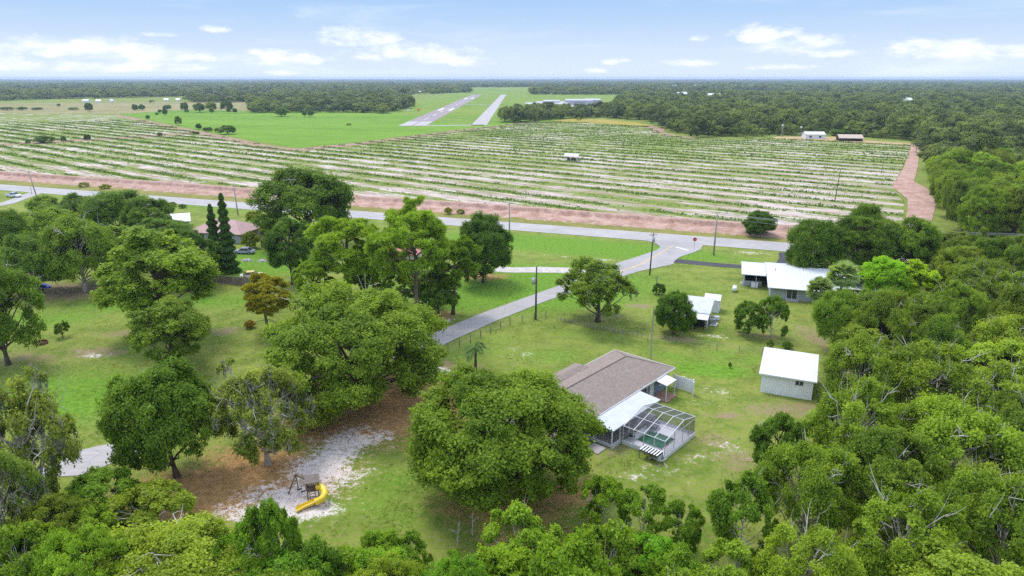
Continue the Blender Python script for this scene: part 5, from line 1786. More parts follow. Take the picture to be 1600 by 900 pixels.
# photo box of the crown, height of its underside, kind, name, label, colour
TABLE = [
    (155, 355, 330, 505, 2.4, 'laurel_a', 'oak_tree', 'tall light green oak on a bare trunk alone on the left lawn', (1.08, 1.1, 1)),
    (198, 468, 330, 580, 0.4, 'laurel_b', 'maple_tree', 'bushy tree with a few reddish tips between the lawn oak and the big dark oak', (1.0, 1.0, .95)),
    (172, 566, 350, 748, .5, 'oak_b', 'oak_tree', 'big dark green oak beside the pale concrete path lower left', (.82, .92, .9)),
    (322, 556, 496, 724, 1.0, 'mossy_a', 'oak_tree', 'grey-green mossy oak with bare twigs right of the big dark oak', GY),
    (395, 442, 706, 636, .8, 'giant_a', 'oak_tree', 'huge spreading oak over the orange leaf litter in the middle left', (1.05, 1.06, 1)),
    (632, 572, 934, 796, 0.6, 'dense_a', 'oak_tree', 'huge dense round oak hiding the near end of the brown-roofed house', (1.12, 1.12, .95)),
    (568, 316, 718, 446, 8.0, 'pine_a', 'pine_tree', 'tallest round-topped pine with dark trunk behind the huge spreading oak', (1.3, 1.25, 1)),
    (480, 340, 620, 452, 5.0, 'pine_b', 'pine_tree', 'wide yellow-green pine left of the tallest pine', (1.45, 1.35, 1)),
    (455, 405, 530, 470, 4.0, 'pine_b', 'pine_tree', 'small light pine lowest of the pine group above the huge oak', (1.4, 1.3, 1)),
    (536, 372, 625, 452, 4.5, 'pine_a', 'pine_tree', 'pine between the wide yellow-green one and the tallest pine', (1.3, 1.25, 1)),
    (664, 372, 750, 464, 3.4, 'pine_b', 'pine_tree', 'slim pine with bare trunk on the grass edge beside the side road', (1.2, 1.15, 1)),
    (556, 398, 640, 474, 2.5, 'pine_b', 'pine_tree', 'low bushy pine between the huge spreading oak and the tallest pine', (1.35, 1.25, 1)),
    (650, 425, 722, 492, .3, 'oak_b', 'oak_tree', 'dark low oak just left of the slim pine trunk', (.55, .68, .74)),
    (1078, 850, 1205, 975, .3, 'shrub_b', 'young_tree', 'bright young tree closing the bottom edge under the lawn tip', (1.15, 1.2, 1)),
    (1000, 858, 1105, 975, .3, 'shrub_a', 'young_tree', 'leafy young tree at the bottom edge left of the lawn tip', (1.05, 1.2, .9)),
    (620, 420, 690, 475, .5, 'fine_a', 'oak_tree', 'dark low oak below the tallest pine', DK),
    (705, 338, 804, 440, 0.5, 'dense_a', 'magnolia_tree', 'dark round glossy tree on the grass left of the side road', (.52, .66, .72)),
    (392, 266, 548, 372, 2.0, 'oak_b', 'oak_tree', 'tall dark oak in front of the main road above the pines', (.66, .76, .78)),
    (410, 343, 494, 436, 1.2, 'laurel_b', 'oak_tree', 'dark green oak between the cream car and the pines', (.6, .75, .8)),
    (374, 430, 462, 500, 2.5, 'pine_b', 'pine_tree', 'pine with rusty orange needles beside the board fence', (1.75, 1.05, .65)),
    (0, 366, 112, 452, 1.0, 'oak_a', 'oak_tree', 'broad dark oak shading the blue tarpaulin', (.72, .82, .85)),
    (58, 338, 182, 440, 2.2, 'open_a', 'oak_tree', 'oak with pale forked trunk on the bare dirt by the blue tarpaulin', (.85, .9, .95)),
    (22, 322, 130, 388, 1.0, 'oak_b', 'oak_tree', 'light green oak nearest the left lawn below the pickup', BR),
    (130, 298, 236, 360, 1.0, 'oak_a', 'oak_tree', 'oak against the main road right of the leaning pole', (.85, .95, .95)),
    (88, 300, 160, 350, 0.8, 'mossy_b', 'oak_tree', 'thin-crowned oak against the road just right of the leaning pole', (.8, .88, .9)),
    (185, 312, 268, 375, 0.8, 'oak_b', 'oak_tree', 'dark oak left of the white-roofed house', (.75, .85, .9)),
    (205, 340, 300, 405, 0.8, 'fine_a', 'oak_tree', 'dark oak in front of the white-roofed house', (.65, .78, .85)),
    (245, 362, 338, 448, 0.6, 'fine_a', 'oak_tree', 'dark bushy oak left of the twin conifers', (.52, .66, .7)),
    (120, 356, 215, 430, 1.0, 'oak_b', 'oak_tree', 'mid green oak behind the tall lawn oak', (.95, 1, 1)),
    (-40, 330, 40, 400, .8, 'oak_a', 'oak_tree', 'oak cut by the left photo edge above the tarpaulin', (.8, .9, .9)),
    (42, 306, 92, 335, .3, 'bush', 'bush', 'low bush at the roadside under the leaning pole', (.9, .95, .9)),
    (-75, 405, 66, 562, 1.2, 'oak_b', 'oak_tree', 'dark oak cut by the left photo edge beside the fire ring', (.7, .8, .85)),
    (-60, 585, 118, 800, 1.5, 'mossy_a', 'oak_tree', 'sparse grey mossy oak at the left edge above the concrete path', GY),
    (-70, 690, 70, 880, 1.5, 'mossy_a', 'oak_tree', 'nearly bare grey oak in the lower left corner', (1.0, 1.0, 1.5)),
    (866, 400, 1002, 502, .5, 'mossy_b', 'oak_tree', 'open oak hung with moss beside the side road fence', (.98, 1, .95)),
    (1021, 456, 1087, 522, 0.3, 'dense_a', 'citrus_tree', 'round dark citrus tree in front of the open barn', (.6, .78, .75)),
    (1146, 472, 1196, 524, 0.1, 'shrub_a', 'citrus_tree', 'left one of the two small dark trees above the white shed', (.62, .78, .75)),
    (1183, 461, 1233, 528, 0.1, 'shrub_b', 'citrus_tree', 'right taller one of the two small trees above the white shed', (.78, .92, .85)),
    (1019, 443, 1041, 461, 0, 'bush', 'bush', 'small round lawn bush by the short dark post', (.55, .7, .7)),
    (1159, 331, 1214, 369, 0, 'dense_a', 'bush', 'big round bush on the road verge below the crop field', (.62, .78, .75)),
    (1228, 345, 1310, 432, 1.0, 'oak_a', 'oak_tree', 'dark oak at the black driveway bend', (.68, .8, .8)),
    (1288, 338, 1392, 432, 1.0, 'fine_a', 'cypress_tree', 'feathery dark green tree right of the driveway bend oak', (.68, .76, .7)),
    (1385, 342, 1465, 425, 1.0, 'oak_b', 'oak_tree', 'dark oak right of the feathery tree by the main road', (.8, .9, .9)),
    (1345, 402, 1418, 470, 1.0, 'laurel_b', 'mango_tree', 'bright lime-green tree above the grey house roof end', LM),
    (1398, 406, 1460, 472, 1.0, 'laurel_a', 'mango_tree', 'lime-green tree with orange tips right of the other lime one', (1.75, 1.7, .8)),
    (1272, 455, 1345, 540, 1.0, 'oak_a', 'oak_tree', 'oak at the lawn edge below the fan palms', (.95, 1.05, 1)),
    (1330, 450, 1425, 540, 1.0, 'oak_b', 'oak_tree', 'grey-green oak right of the fan palms', (.8, .85, 1.05)),
    (1278, 524, 1410, 645, 1.0, 'open_a', 'oak_tree', 'light green oak rising behind the white shed', (1.12, 1.1, 1)),
    (1375, 528, 1530, 660, 1.0, 'open_b', 'oak_tree', 'yellow-green broad oak topmost of the bright oaks at right', (1.25, 1.18, 1)),
    (1262, 598, 1415, 765, 1.0, 'open_b', 'oak_tree', 'bright oak with pale bare limbs right below the white shed', BR),
    (1385, 620, 1580, 800, 1.0, 'open_a', 'oak_tree', 'broad bright oak with pale limbs in the middle of the right woods', (1.12, 1.15, 1)),
    (1185, 690, 1340, 850, 1.0, 'open_a', 'oak_tree', 'bright oak with dead limbs at the lawn corner below the shed', (1.1, 1.12, 1)),
    (1172, 648, 1258, 752, .6, 'laurel_b', 'oak_tree', 'dark narrow oak directly in front of the white shed', (.75, .9, .85)),
    (1108, 742, 1215, 880, .6, 'shrub_b', 'oak_tree', 'dark green young oak at the lawn tip in the lower right', (.85, 1, .9)),
    (1320, 760, 1500, 940, 1.0, 'open_b', 'oak_tree', 'wide bright oak with a pale fork at the bottom right', (1.2, 1.2, 1)),
    (1480, 740, 1660, 930, 1.0, 'open_a', 'oak_tree', 'oak filling the bottom right corner', (.95, 1, .95)),
    (1180, 815, 1340, 980, 1.0, 'open_b', 'oak_tree', 'very bright oak at the bottom edge right of the lawn tip', (1.3, 1.25, 1)),
    (1540, 600, 1680, 760, 1.0, 'oak_b', 'oak_tree', 'dull green oak cut by the right photo edge', (.78, .82, .9)),
    (105, 733, 215, 825, .3, 'shrub_a', 'young_tree', 'bright bushy tree just below the pale concrete path', (1.0, 1.15, .9)),
    (170, 750, 305, 860, .3, 'shrub_b', 'young_tree', 'yellow-green thin tree right of the bushy one below the path', (1.25, 1.15, 1)),
    (20, 775, 150, 905, .3, 'fine_a', 'young_tree', 'olive feathery tree in the lower left thicket', (1.15, 1.02, 1)),
    (-30, 820, 100, 980, .3, 'shrub_b', 'young_tree', 'bright tree in the bottom left corner', (1.15, 1.2, 1)),
    (55, 842, 150, 980, .3, 'shrub_a', 'young_tree', 'brilliant green tree at the bottom edge near the left corner', (1.15, 1.35, .9)),
    (148, 795, 400, 990, .6, 'open_a', 'oak_tree', 'wide light green oak at the bottom edge left of the play set', (1.3, 1.2, 1.05)),
    (372, 786, 474, 960, .5, 'shrub_b', 'young_tree', 'airy tree standing just in front of the yellow slide', (1.05, 1.22, .95)),
    (558, 829, 630, 912, .3, 'shrub_a', 'young_tree', 'left of two slim treetops at the bottom edge centre', (1.15, 1.28, .95)),
    (606, 833, 676, 916, .3, 'shrub_b', 'young_tree', 'right of two slim treetops at the bottom edge centre', (1.05, 1.2, .95)),
    (745, 795, 880, 940, .3, 'shrub_b', 'young_tree', 'bright tree just below the huge dense round oak', (1.2, 1.3, .95)),
    (905, 742, 985, 840, .3, 'shrub_b', 'young_tree', 'bright treetop reaching highest below the pool cage', (1.2, 1.3, .95)),
    (966, 757, 1050, 850, .3, 'shrub_b', 'young_tree', 'darker round treetop right of the highest one below the pool', (1.05, 1.2, .95)),
    (1030, 784, 1098, 866, .3, 'shrub_b', 'young_tree', 'small treetop beside the bare lawn tip below the pool', (1.0, 1.15, .9)),
    (880, 820, 1010, 980, .3, 'shrub_b', 'young_tree', 'broad bright young tree at the bottom edge below the pool', (1.25, 1.3, 1)),
    (440, 852, 540, 980, .3, 'shrub_a', 'young_tree', 'dark leafy tree at the bottom edge below the yellow slide', (.75, .95, .85)),
]
for x0, y0, x1, y1, zb, key, nm, lab, col in TABLE:
    X, Y, R, H = fit(x0, y0, x1, y1, zb)
    cat = 'bush' if nm == 'bush' else 'tree'
    tree(nm, key, X, Y, R, H, lab, cat, None, col)
# twin conifers, palms, dead saplings
for i, (bx, by, ty, w_, key, lab) in enumerate([(360, 426, 304, 31, 'conifer_a', 'right taller one of the twin dark columnar conifers'), (341, 425, 321, 30, 'conifer_b', 'left shorter one of the twin dark columnar conifers')]):
    x_, y_ = G(bx, by)
    k_ = -(ty - 450) / FOC
    H = CAM_H + y_ * (-sP + k_ * cP) / (cP + k_ * sP)
    tree('conifer_tree', key, x_, y_, w_ / 2 * depth_of(y_, H / 2) / FOC, H, lab, 'tree', None, (.42, .52, .55))
for bx, by, s_, key, lab, c_ in [(743, 577, 1.0, 'queen_palm', 'small feather palm with curved trunk on the lawn near the side road', (.8, 1, .8)), (1309, 482, 1.2, 'fan_palm', 'fan palm with round grey-green head before the grey house', (1.9, 1.9, 2.0)), (1276, 497, 1.0, 'fan_palm', 'lower ragged fan palm left of the round-headed palm', (1.7,1.7,1.8)), (1336, 466, .85, 'fan_palm', 'small fan palm half hidden at the grey house roof end', (1.7,1.7,1.8))]:
    x_, y_ = G(bx, by)
    pr = PROTO[key]
    tree('palm_tree', key, x_, y_, pr['R'] * s_, pr['H'] * s_, lab, 'palm', None, c_)
for k, (bx, by, h_, lab) in enumerate([(738, 838, 3.4, 'leafless grey sapling standing below the huge dense round oak'), (715, 850, 2.2, 'short leafless sapling left of the taller bare one'), (1180, 712, 4.2, 'thin bare dead trunk at the lawn edge below the pool cage')]):
    x_, y_ = G(bx, by)
    rng = np.random.default_rng(70 + k)
    o = thing('dead_sapling', lab, 'dead tree', (x_, y_, 0))
    mb = MB()
    mb.tube([(0, 0, 0), (.05, .02, h_ * .5), (.15, 0, h_)], [.07, .05, .015], 5)
    for j in range(9):
        z_ = h_ * rng.uniform(.3, .95)
        a_ = rng.uniform(0, 6.28)
        l_ = rng.uniform(.3, .9)
        mb.tube([(.07, 0, z_), (.07 + math.cos(a_) * l_ * .5, math.sin(a_) * l_ * .5, z_ + l_ * .5), (.07 + math.cos(a_) * l_, math.sin(a_) * l_, z_ + l_ * .8)], [.025, .017, .006], 4, False)
    mb.build('stem', M['deadwood'], o)
l = P(98, 527)
tree('sapling', 'mossy_b', l.x, l.y, 1.1, 2.6, 'tiny open sapling on the lawn right of the fire ring', 'sapling', None, (.7, .8, .8), parts=('crown', 'trunk'))
l = P(390, 512)
tree('sapling', 'bush', l.x, l.y, 1.0, 1.2, 'small reddish bush on the grass below the rusty pine', 'bush', None, (1.6, .8, .6), parts=('crown', 'trunk'))

# shrubs in and round the pasture and the crop field: photo foot point, crown width, top
MEAD = [
    (140, 175, 12, 161, 'dark tree standing alone where rough field, crops and pasture meet'), (211, 173, 9, 163, 'left of two dark trees on the pasture rim'), (222, 172.5, 11, 163, 'right of two dark trees on the pasture rim'),
    (231, 187, 7, 180, 'small bush on the pasture track nearest its far bend'), (250, 177, 6, 171, 'tiny bush in the upper pasture left of a small tree'), (258, 180, 8, 169, 'small upright tree in the upper pasture'), (279, 196, 11, 182, 'dark bush halfway along the pasture track'),
    (245, 180, 6, 176, 'tiny lowest bush in the upper pasture'), (262, 172, 14, 164, 'low rounded bush at the back of the pasture'), (289, 173, 12, 160, 'taller tree at the back of the pasture'), (292, 176.5, 7, 170, 'little bush below the taller pasture tree'),
    (312, 175.5, 22, 161, 'wide dark tree clump left at the back of the pasture'), (330, 174, 18, 159, 'lighter tree beside the wide dark clump'), (331, 176.5, 8, 168, 'small bush in front of the lighter pasture tree'), (355, 174, 20, 157, 'tall broad tree at the back of the pasture'), (358, 177, 8, 166, 'left of two bushes below the tall broad tree'), (367, 177, 8, 169, 'right of two bushes below the tall broad tree'), (396, 175, 18, 161, 'dark tree at the left tip of the forest island'),
    (440, 182, 25, 168, 'dark round tree in front of the forest island'), (476, 182.5, 8, 173, 'slim bush right of the dark round pasture tree'), (486, 182.5, 12, 172, 'dark bush right of the slim one in the pasture'),
    (311, 202, 10, 193, 'low bush on the hedge bank left of the biggest hedge bush'), (356, 210, 27, 196, 'biggest dark bush on the hedge bank by the pasture'), (326, 206, 16, 199, 'scruffy low bush along the pasture hedge bank'), (340, 207, 10, 200, 'light bush next to the biggest hedge bush'),
    (137, 219, 10, 210, 'round bush beside the dark field track'), (100, 222, 8, 213, 'small pale bush left of the round track bush'), (70, 223.5, 34, 212, 'long dark bush clump beside the dark field track'), (44, 225, 8, 219, 'tiny bush at the left end of the long clump'), (250, 213, 8, 207, 'low bush at the far end of the field track'),
    (35, 172, 18, 167, 'low hedge clump in the rough field'), (12, 172.5, 20, 169, 'flat hedge clump at the left of the rough field'), (58, 172, 16, 168, 'hedge clump right of the first in the rough field'), (92, 166, 6, 162, 'tiny bush high in the rough field'), (115, 172, 16, 169, 'thin hedge clump left of the lone dark tree'),
    (131, 292, 16, 285, 'low yellow-green bush at the foot of the clay bank'), (165, 295, 18, 288, 'second low yellow-green bush at the clay bank foot'), (545, 196, 8, 193, 'tiny dark patch of brush in the open pasture'), (905, 188, 8, 184, 'small bush in the yellow weed strip'), (1343, 212, 10, 207, 'light bush between tan barn and woods'), (1315, 212, 40, 205, 'low green hedge behind the tan barn'),
    (1140, 575, 6, 566, 'tiny bush beside the sparse lawn fence'), (1203, 543, 12, 531, 'small bush left behind the white shed roof'), (1229, 545, 18, 534, 'wider bush behind the white shed roof'), (268, 323, 18, 316, 'low roadside bush above the white-roofed house'), (285, 325, 14, 319, 'second roadside bush above the white-roofed house'), (700, 335, 14, 324, 'brown-green bush at the bank left of the round dark tree'), (720, 334, 14, 327, 'low rusty bush at the bank beside the brown-green one'),
    (400, 350, 30, 330, 'light green tree right of the twin conifers'), (425, 372, 40, 345, 'pale brownish tree behind the grey car'), (392, 388, 30, 362, 'light shrub between pink house and grey car'),
]
keys = ['oak_a', 'dense_a', 'bush', 'oak_b']
for i, (bx, by, w_, ty, lab) in enumerate(MEAD):
    x_, y_ = G(bx, by)
    k_ = -(ty - 450) / FOC
    H = max(.8, CAM_H + y_ * (-sP + k_ * cP) / (cP + k_ * sP))
    R = w_ / 2 * depth_of(y_, 2) / FOC
    H = max(H, .5 * R)
    small = H < 2.5
    tree('bush' if ('bush' in lab or 'clump' in lab or 'hedge' in lab or 'brush' in lab or 'shrub' in lab) else 'oak_tree', 'bush' if small else keys[i % 4], x_, y_, R, H, lab, 'bush' if small else 'tree', None,
         (1.2, 1.05, .8) if 'yellow' in lab or 'light' in lab else ((1.3, .95, .9) if 'brown' in lab or 'rusty' in lab else (.66, .78, .8)), parts=('crown',) if small else None)

# ------------------------------------------------------------------ woodland: each of the nearest trees a tree of its own
XL = [(340, 1240), (430, 1262), (452, 1290), (480, 1275), (520, 1270), (560, 1262), (600, 1235), (640, 1190), (690, 1168), (740, 1112), (780, 1108), (830, 1098), (900, 1095), (1200, 1085)]
YT = [(-400, 760), (0, 775), (60, 800), (100, 785), (200, 790), (300, 830), (400, 850), (440, 880), (480, 862), (540, 855), (600, 860), (650, 860), (700, 862), (745, 840), (800, 822), (870, 830), (905, 790), (960, 790), (1040, 800), (1085, 830), (1100, 905), (1110, 905)]


def interp(tab, v):
    return float(np.interp(v, [a for a, _ in tab], [b for _, b in tab]))


def free(x, y, r, f=0.62):
    return all((x - a) ** 2 + (y - b) ** 2 > (f * (r + c)) ** 2 for a, b, c in TREES)


def on_road(x, y, pad):
    q_ = Vector((x, y)) - rn[0]
    s_ = q_.dot(rp)
    return -pad < s_ < RW + 26 + pad if x < 66 else -pad < s_ < RW + pad - 1


GAPS = [(1345, 1460, 400, 455, 128), (1284, 1345, 418, 434, 122), (1290, 1335, 405, 440, 116), (1255, 1290, 440, 470, 116), (1180, 1264, 540, 628, 79)]
random.seed(21)
n_w = 0
# near thicket along the bottom of the view
for gy in np.arange(33, 62, 3.1):
    for gx in np.arange(-46, 24, 3.3):
        x_, y_ = gx + random.uniform(-1.4, 1.4), gy + random.uniform(-1.2, 1.2)
        cx, _ = proj(x_, y_, 6)
        ty = max(interp(YT, cx), interp(YT, cx - 35) - 6, interp(YT, cx + 35) - 6) + random.uniform(2, 48)
        k_ = -(ty - 450) / FOC
        H = CAM_H + y_ * (-sP + k_ * cP) / (cP + k_ * sP)
        if not 3.2 < H < 9.5 or cx < -60 or cx > 1108:
            continue
        R = min(3.3, max(1.7, H * random.uniform(.36, .46)))
        rp_ = R * FOC / depth_of(y_, H)
        if ty < interp(YT, cx - rp_ * .8) - 10 or ty < interp(YT, cx + rp_ * .8) - 10 or not free(x_, y_, R, .36):
            continue
        tree('young_tree', random.choice(['shrub_a', 'shrub_b', 'shrub_b', 'shrub_a', 'fine_a']), x_, y_, R, H, 'bright green young tree packed in the thicket along the bottom edge', 'tree', 'thicket along the bottom edge', (random.uniform(.85, 1.3), random.uniform(1.0, 1.35), random.uniform(.8, 1)))
        n_w += 1
# woods on this side of the main road
for gy in np.arange(31, 178, 6.6):
    for gx in np.arange(8, 150, 6.9):
        x_, y_ = gx + random.uniform(-2.4, 2.4) + (3.4 if int(gy / 6.6) % 2 else 0), gy + random.uniform(-2.2, 2.2)
        H = random.uniform(8, 12.5) if y_ > 60 else random.uniform(7, 10)
        R = random.uniform(3.6, 5.4)
        cx, cy = proj(x_, y_, H * .6)
        tyy = proj(x_, y_, H)[1]
        rpx = R * FOC / depth_of(y_, H * .6)
        if cx - rpx < interp(XL, cy) or cx - rpx * 1.2 > 1640 or tyy > 940:
            continue
        if on_road(x_, y_, 2.0) or (Vector((x_, y_)) - rn[0]).dot(rp) > 0:
            continue
        lx, ly = (Vector((x_, y_)) - Vector((46.5, 117.2))).rotated(Matrix.Rotation(math.radians(17), 2)) if hasattr(Vector((0, 0)), 'rotated') else (x_ - 46.5, y_ - 117.2)
        if -7 - R < lx < 17 + R and -3 - R < ly < 16 + R:
            continue
        if 29 < x_ < 41 + R * .5 and 70 - R < y_ < 88 + R * .3 and x_ - R * .8 < 37.5:
            continue
        def blocks():
            ty_, r_ = proj(x_, y_, H)[1], R * FOC / depth_of(y_, H * .6)
            return any(cx + r_ * .9 > a_ and cx - r_ * .9 < b_ and ty_ < d_ and y_ < e_ for a_, b_, c_, d_, e_ in GAPS)
        for _ in range(3):
            if blocks():
                H, R = H * .72, R * .85
        if blocks():
            continue
        if not free(x_, y_, R, .55):
            continue
        k_ = random.choice(['open_a', 'open_b', 'oak_b', 'laurel_b'] if y_ < 85 else ['oak_a', 'oak_b', 'fine_a', 'open_b', 'mossy_b', 'laurel_b'])
        b_ = random.uniform(.85, 1.25) if y_ < 80 else random.uniform(.7, 1.1)
        lab = 'leafy oak crowded among others inside the closed woods filling the lower right' if y_ < 85 else 'dull green oak in the closed woods right of the grey house and shed'
        tree('oak_tree', k_, x_, y_, R, H, lab, 'tree', 'lower right woods' if y_ < 85 else 'woods right of the grey house', (b_ * random.uniform(.95, 1.1), b_ * random.uniform(.97, 1.08), b_ * random.uniform(.95, 1.25)))
        n_w += 1

FA = px([(-500, 166), (230, 161.3), (392, 160), (395, 176.5), (480, 176), (600, 177.5), (645, 169), (632, 161), (600, 156), (640, 148.5), (735, 144.5), (728, 139), (700, 136.8), (860, 136), (1000, 136), (1000, 133.5), (-500, 133.5)])
FB = px([(783, 192), (800, 194), (857, 187.5), (930, 184), (1000, 188), (1035, 198), (1041, 207), (1090, 215.5), (1200, 213), (1300, 210.5), (1425, 220.5), (1444, 235), (1449, 262), (1462, 292), (1476, 318), (1474, 345), (1466, 378), (1500, 394), (1700, 412), (1900, 430), (1900, 133.5), (985, 133.5), (985, 147.5), (960, 164), (945, 176), (900, 177), (835, 176), (800, 184)])
FC = px([(830, 148), (985, 148.3), (1000, 144), (1000, 140), (830, 140)])
BARNS = [(190.5, 452), (205.5, 437), (202, 455), (214, 440)]
HOUSES = [o.location.copy() for o in C.objects if o.type == 'EMPTY' and o.name.split('.')[0] in ('far_house',)]
HAZ = np.array([[math.atan2(h.x + 8, h.y), h.y] for h in HOUSES])


def forest_points(sp, d0, d1, seed):
    rng = np.random.default_rng(seed)
    ygrid = np.arange(d0 * .7, d1, sp * .88)
    out = []
    for j, y in enumerate(ygrid):
        xg = np.arange(-y * 0.86 - 20, y * 0.86 + 20, sp) + (sp / 2 if j % 2 else 0)
        X = xg + rng.uniform(-.38, .38, len(xg)) * sp
        Y = y + rng.uniform(-.38, .38, len(xg)) * sp
        d = np.hypot(X, Y)
        ok = (d >= d0) & (d < d1)
        ok &= inside(FA, X, Y) | inside(FB, X, Y) | inside(FC, X, Y)
        az = np.arctan2(X, Y)
        for a_, hy in HAZ:
            ok &= ~((np.abs(az - a_) * hy < 15) & (Y < hy + 12) & (Y > hy - (120 if a_ < 0 else 40)))
        for bx, by in BARNS:
            ok &= ~((np.abs(X - bx) < 11) & (np.abs(Y - by) < 11))
        if d0 > 600:
            cl = np.array([mnoise.noise(Vector((x * .0024, yy * .0013, 7))) for x, yy in zip(X, Y)])
            ok &= cl < .36
        out.append(np.stack([X[ok], Y[ok]], 1))
    return np.concatenate(out)


pts_all = [forest_points(8.6, 60, 330, 1), forest_points(9.5, 330, 700, 2), forest_points(12, 700, 1500, 3), forest_points(17, 1500, 2600, 4), forest_points(24, 2600, 4300, 5)]
near = pts_all[0]
near = near[np.argsort(np.hypot(near[:, 0], near[:, 1]))]
N_NEAR = 0
rest = []
for x_, y_ in near:
    if on_road(x_, y_, 5) or abs(x_) / depth_of(y_, 8) > .80:
        continue
    if N_NEAR < 110 and x_ > 60:
        R = random.uniform(4.2, 6.6)
        H = random.uniform(9, 14)
        k_ = random.choice(['oak_a', 'oak_b', 'oak_a', 'mossy_b', 'laurel_b', 'fine_a', 'dense_a'])
        b_ = random.uniform(.7, 1.2)
        if random.random() < .15:
            b_ = 1.45
        if not free(x_, y_, R, .5):
            continue
        tree('oak_tree', k_, x_, y_, R, H, 'oak in the closed woods beyond the main road right of the clay track', 'tree', 'woods right of the clay track', (b_ * random.uniform(.95, 1.15), b_ * random.uniform(.95, 1.08), b_ * random.uniform(.95, 1.3)))
        N_NEAR += 1
    else:
        rest.append((x_, y_))
pts_all[0] = np.array(rest).reshape(-1, 2)
print('woodland trees', n_w, 'beyond road', N_NEAR, 'forest', [len(p) for p in pts_all], 'placed', len(TREES))


def scatter(name, pts, scl, rot, kind, sources, flat=None):
    """one object of uncountable plants: points that carry instances of a few plant meshes"""
    n = len(pts)
    me = bpy.data.meshes.new(name)
    me.vertices.add(n)
    me.vertices.foreach_set('co', np.ascontiguousarray(np.c_[pts, np.zeros(n)], np.float32).ravel())
    for nm, ty, arr in (('scl', 'FLOAT_VECTOR', scl), ('rot', 'FLOAT', rot), ('kindno', 'INT', kind)):
        at = me.attributes.new(nm, ty, 'POINT')
        at.data.foreach_set('vector' if ty == 'FLOAT_VECTOR' else 'value', np.ascontiguousarray(arr, np.int32 if ty == 'INT' else np.float32).ravel())
    me.update()
    o = link(bpy.data.objects.new(name, me))
    tag(o, kind='stuff')
    ng = bpy.data.node_groups.new(name, 'GeometryNodeTree')
    ng.interface.new_socket('Geometry', in_out='INPUT', socket_type='NodeSocketGeometry')
    ng.interface.new_socket('Geometry', in_out='OUTPUT', socket_type='NodeSocketGeometry')
    gi, go = ng.nodes.new('NodeGroupInput'), ng.nodes.new('NodeGroupOutput')
    ip = ng.nodes.new('GeometryNodeInstanceOnPoints')
    ip.inputs['Pick Instance'].default_value = True
    jn = ng.nodes.new('GeometryNodeJoinGeometry')
    for s in sources:
        oi = ng.nodes.new('GeometryNodeObjectInfo')
        oi.inputs['Object'].default_value = s
        oi.inputs['As Instance'].default_value = True
        ng.links.new(oi.outputs['Geometry'], jn.inputs[0])

    def na(nm, dt):
        a = ng.nodes.new('GeometryNodeInputNamedAttribute')
        a.data_type = dt
        a.inputs['Name'].default_value = nm
        return a.outputs[0]
    cmb = ng.nodes.new('ShaderNodeCombineXYZ')
    ng.links.new(na('rot', 'FLOAT'), cmb.inputs[2])
    ng.links.new(gi.outputs[0], ip.inputs['Points'])
    ng.links.new(jn.outputs[0], ip.inputs['Instance'])
    ng.links.new(na('kindno', 'INT'), ip.inputs['Instance Index'])
    ng.links.new(cmb.outputs[0], ip.inputs['Rotation'])
    ng.links.new(na('scl', 'FLOAT_VECTOR'), ip.inputs['Scale'])
    ng.links.new(ip.outputs[0], go.inputs[0])
    md = o.modifiers.new('scatter', 'NODES')
    md.node_group = ng
    return o


srcs = []
for i in range(5):
    so = bpy.data.objects.new('forest_tree_source', PROTO['far_%d' % i]['parts'][0][1])
    srcs.append(so)
P_, S_ = [], []
for k, p in enumerate(pts_all):
    if not len(p):
        continue
    P_.append(p)
    base = [0.80, 0.84, 0.98, 1.25, 1.6][k]
    s = base * RNG.uniform(.62, 1.35, len(p))
    hz = [1.0, .98, .86, .72, .62][k] * RNG.uniform(.65, 1.3, len(p))
    S_.append(np.stack([s, s, s * hz], 1))
P_, S_ = np.concatenate(P_), np.concatenate(S_)
scatter('forest', P_, S_, RNG.uniform(0, 6.28, len(P_)), RNG.integers(0, 5, len(P_)), srcs)

# the forest farther out reads as one rough canopy
rr_ = np.geomspace(3600, 14800, 150)
aa_ = np.radians(np.arange(-43, 43.01, 0.11))
A2, R2_ = np.meshgrid(aa_, rr_)
XX, YY = np.sin(A2) * R2_, np.cos(A2) * R2_
rng = np.random.default_rng(5)
zz = rng.uniform(2, 12, XX.shape) * .6
lowf = np.zeros_like(XX)
for i in range(XX.shape[0]):
    for j in range(XX.shape[1]):
        lowf[i, j] = mnoise.noise(Vector((XX[i, j] * .0025, YY[i, j] * .0012, 1)))
zz = zz + np.clip(7 + 9 * lowf, 0.2, 14)
zz[0, :] = 0
na_, nr_ = len(aa_), len(rr_)
ic = np.arange(na_ * nr_).reshape(nr_, na_)
q = np.stack([ic[:-1, :-1].ravel(), ic[:-1, 1:].ravel(), ic[1:, 1:].ravel(), ic[1:, :-1].ravel()], 1)
mcan = turf('far_canopy', (0.035, 0.055, 0.018), (0.060, 0.085, 0.026), (0.075, 0.095, 0.04), .004, None, .4)
tag(link(bpy.data.objects.new('forest_canopy', np_mesh('forest_canopy', np.stack([XX.ravel(), YY.ravel(), zz.ravel()], 1), q, [mcan]))), kind='stuff')

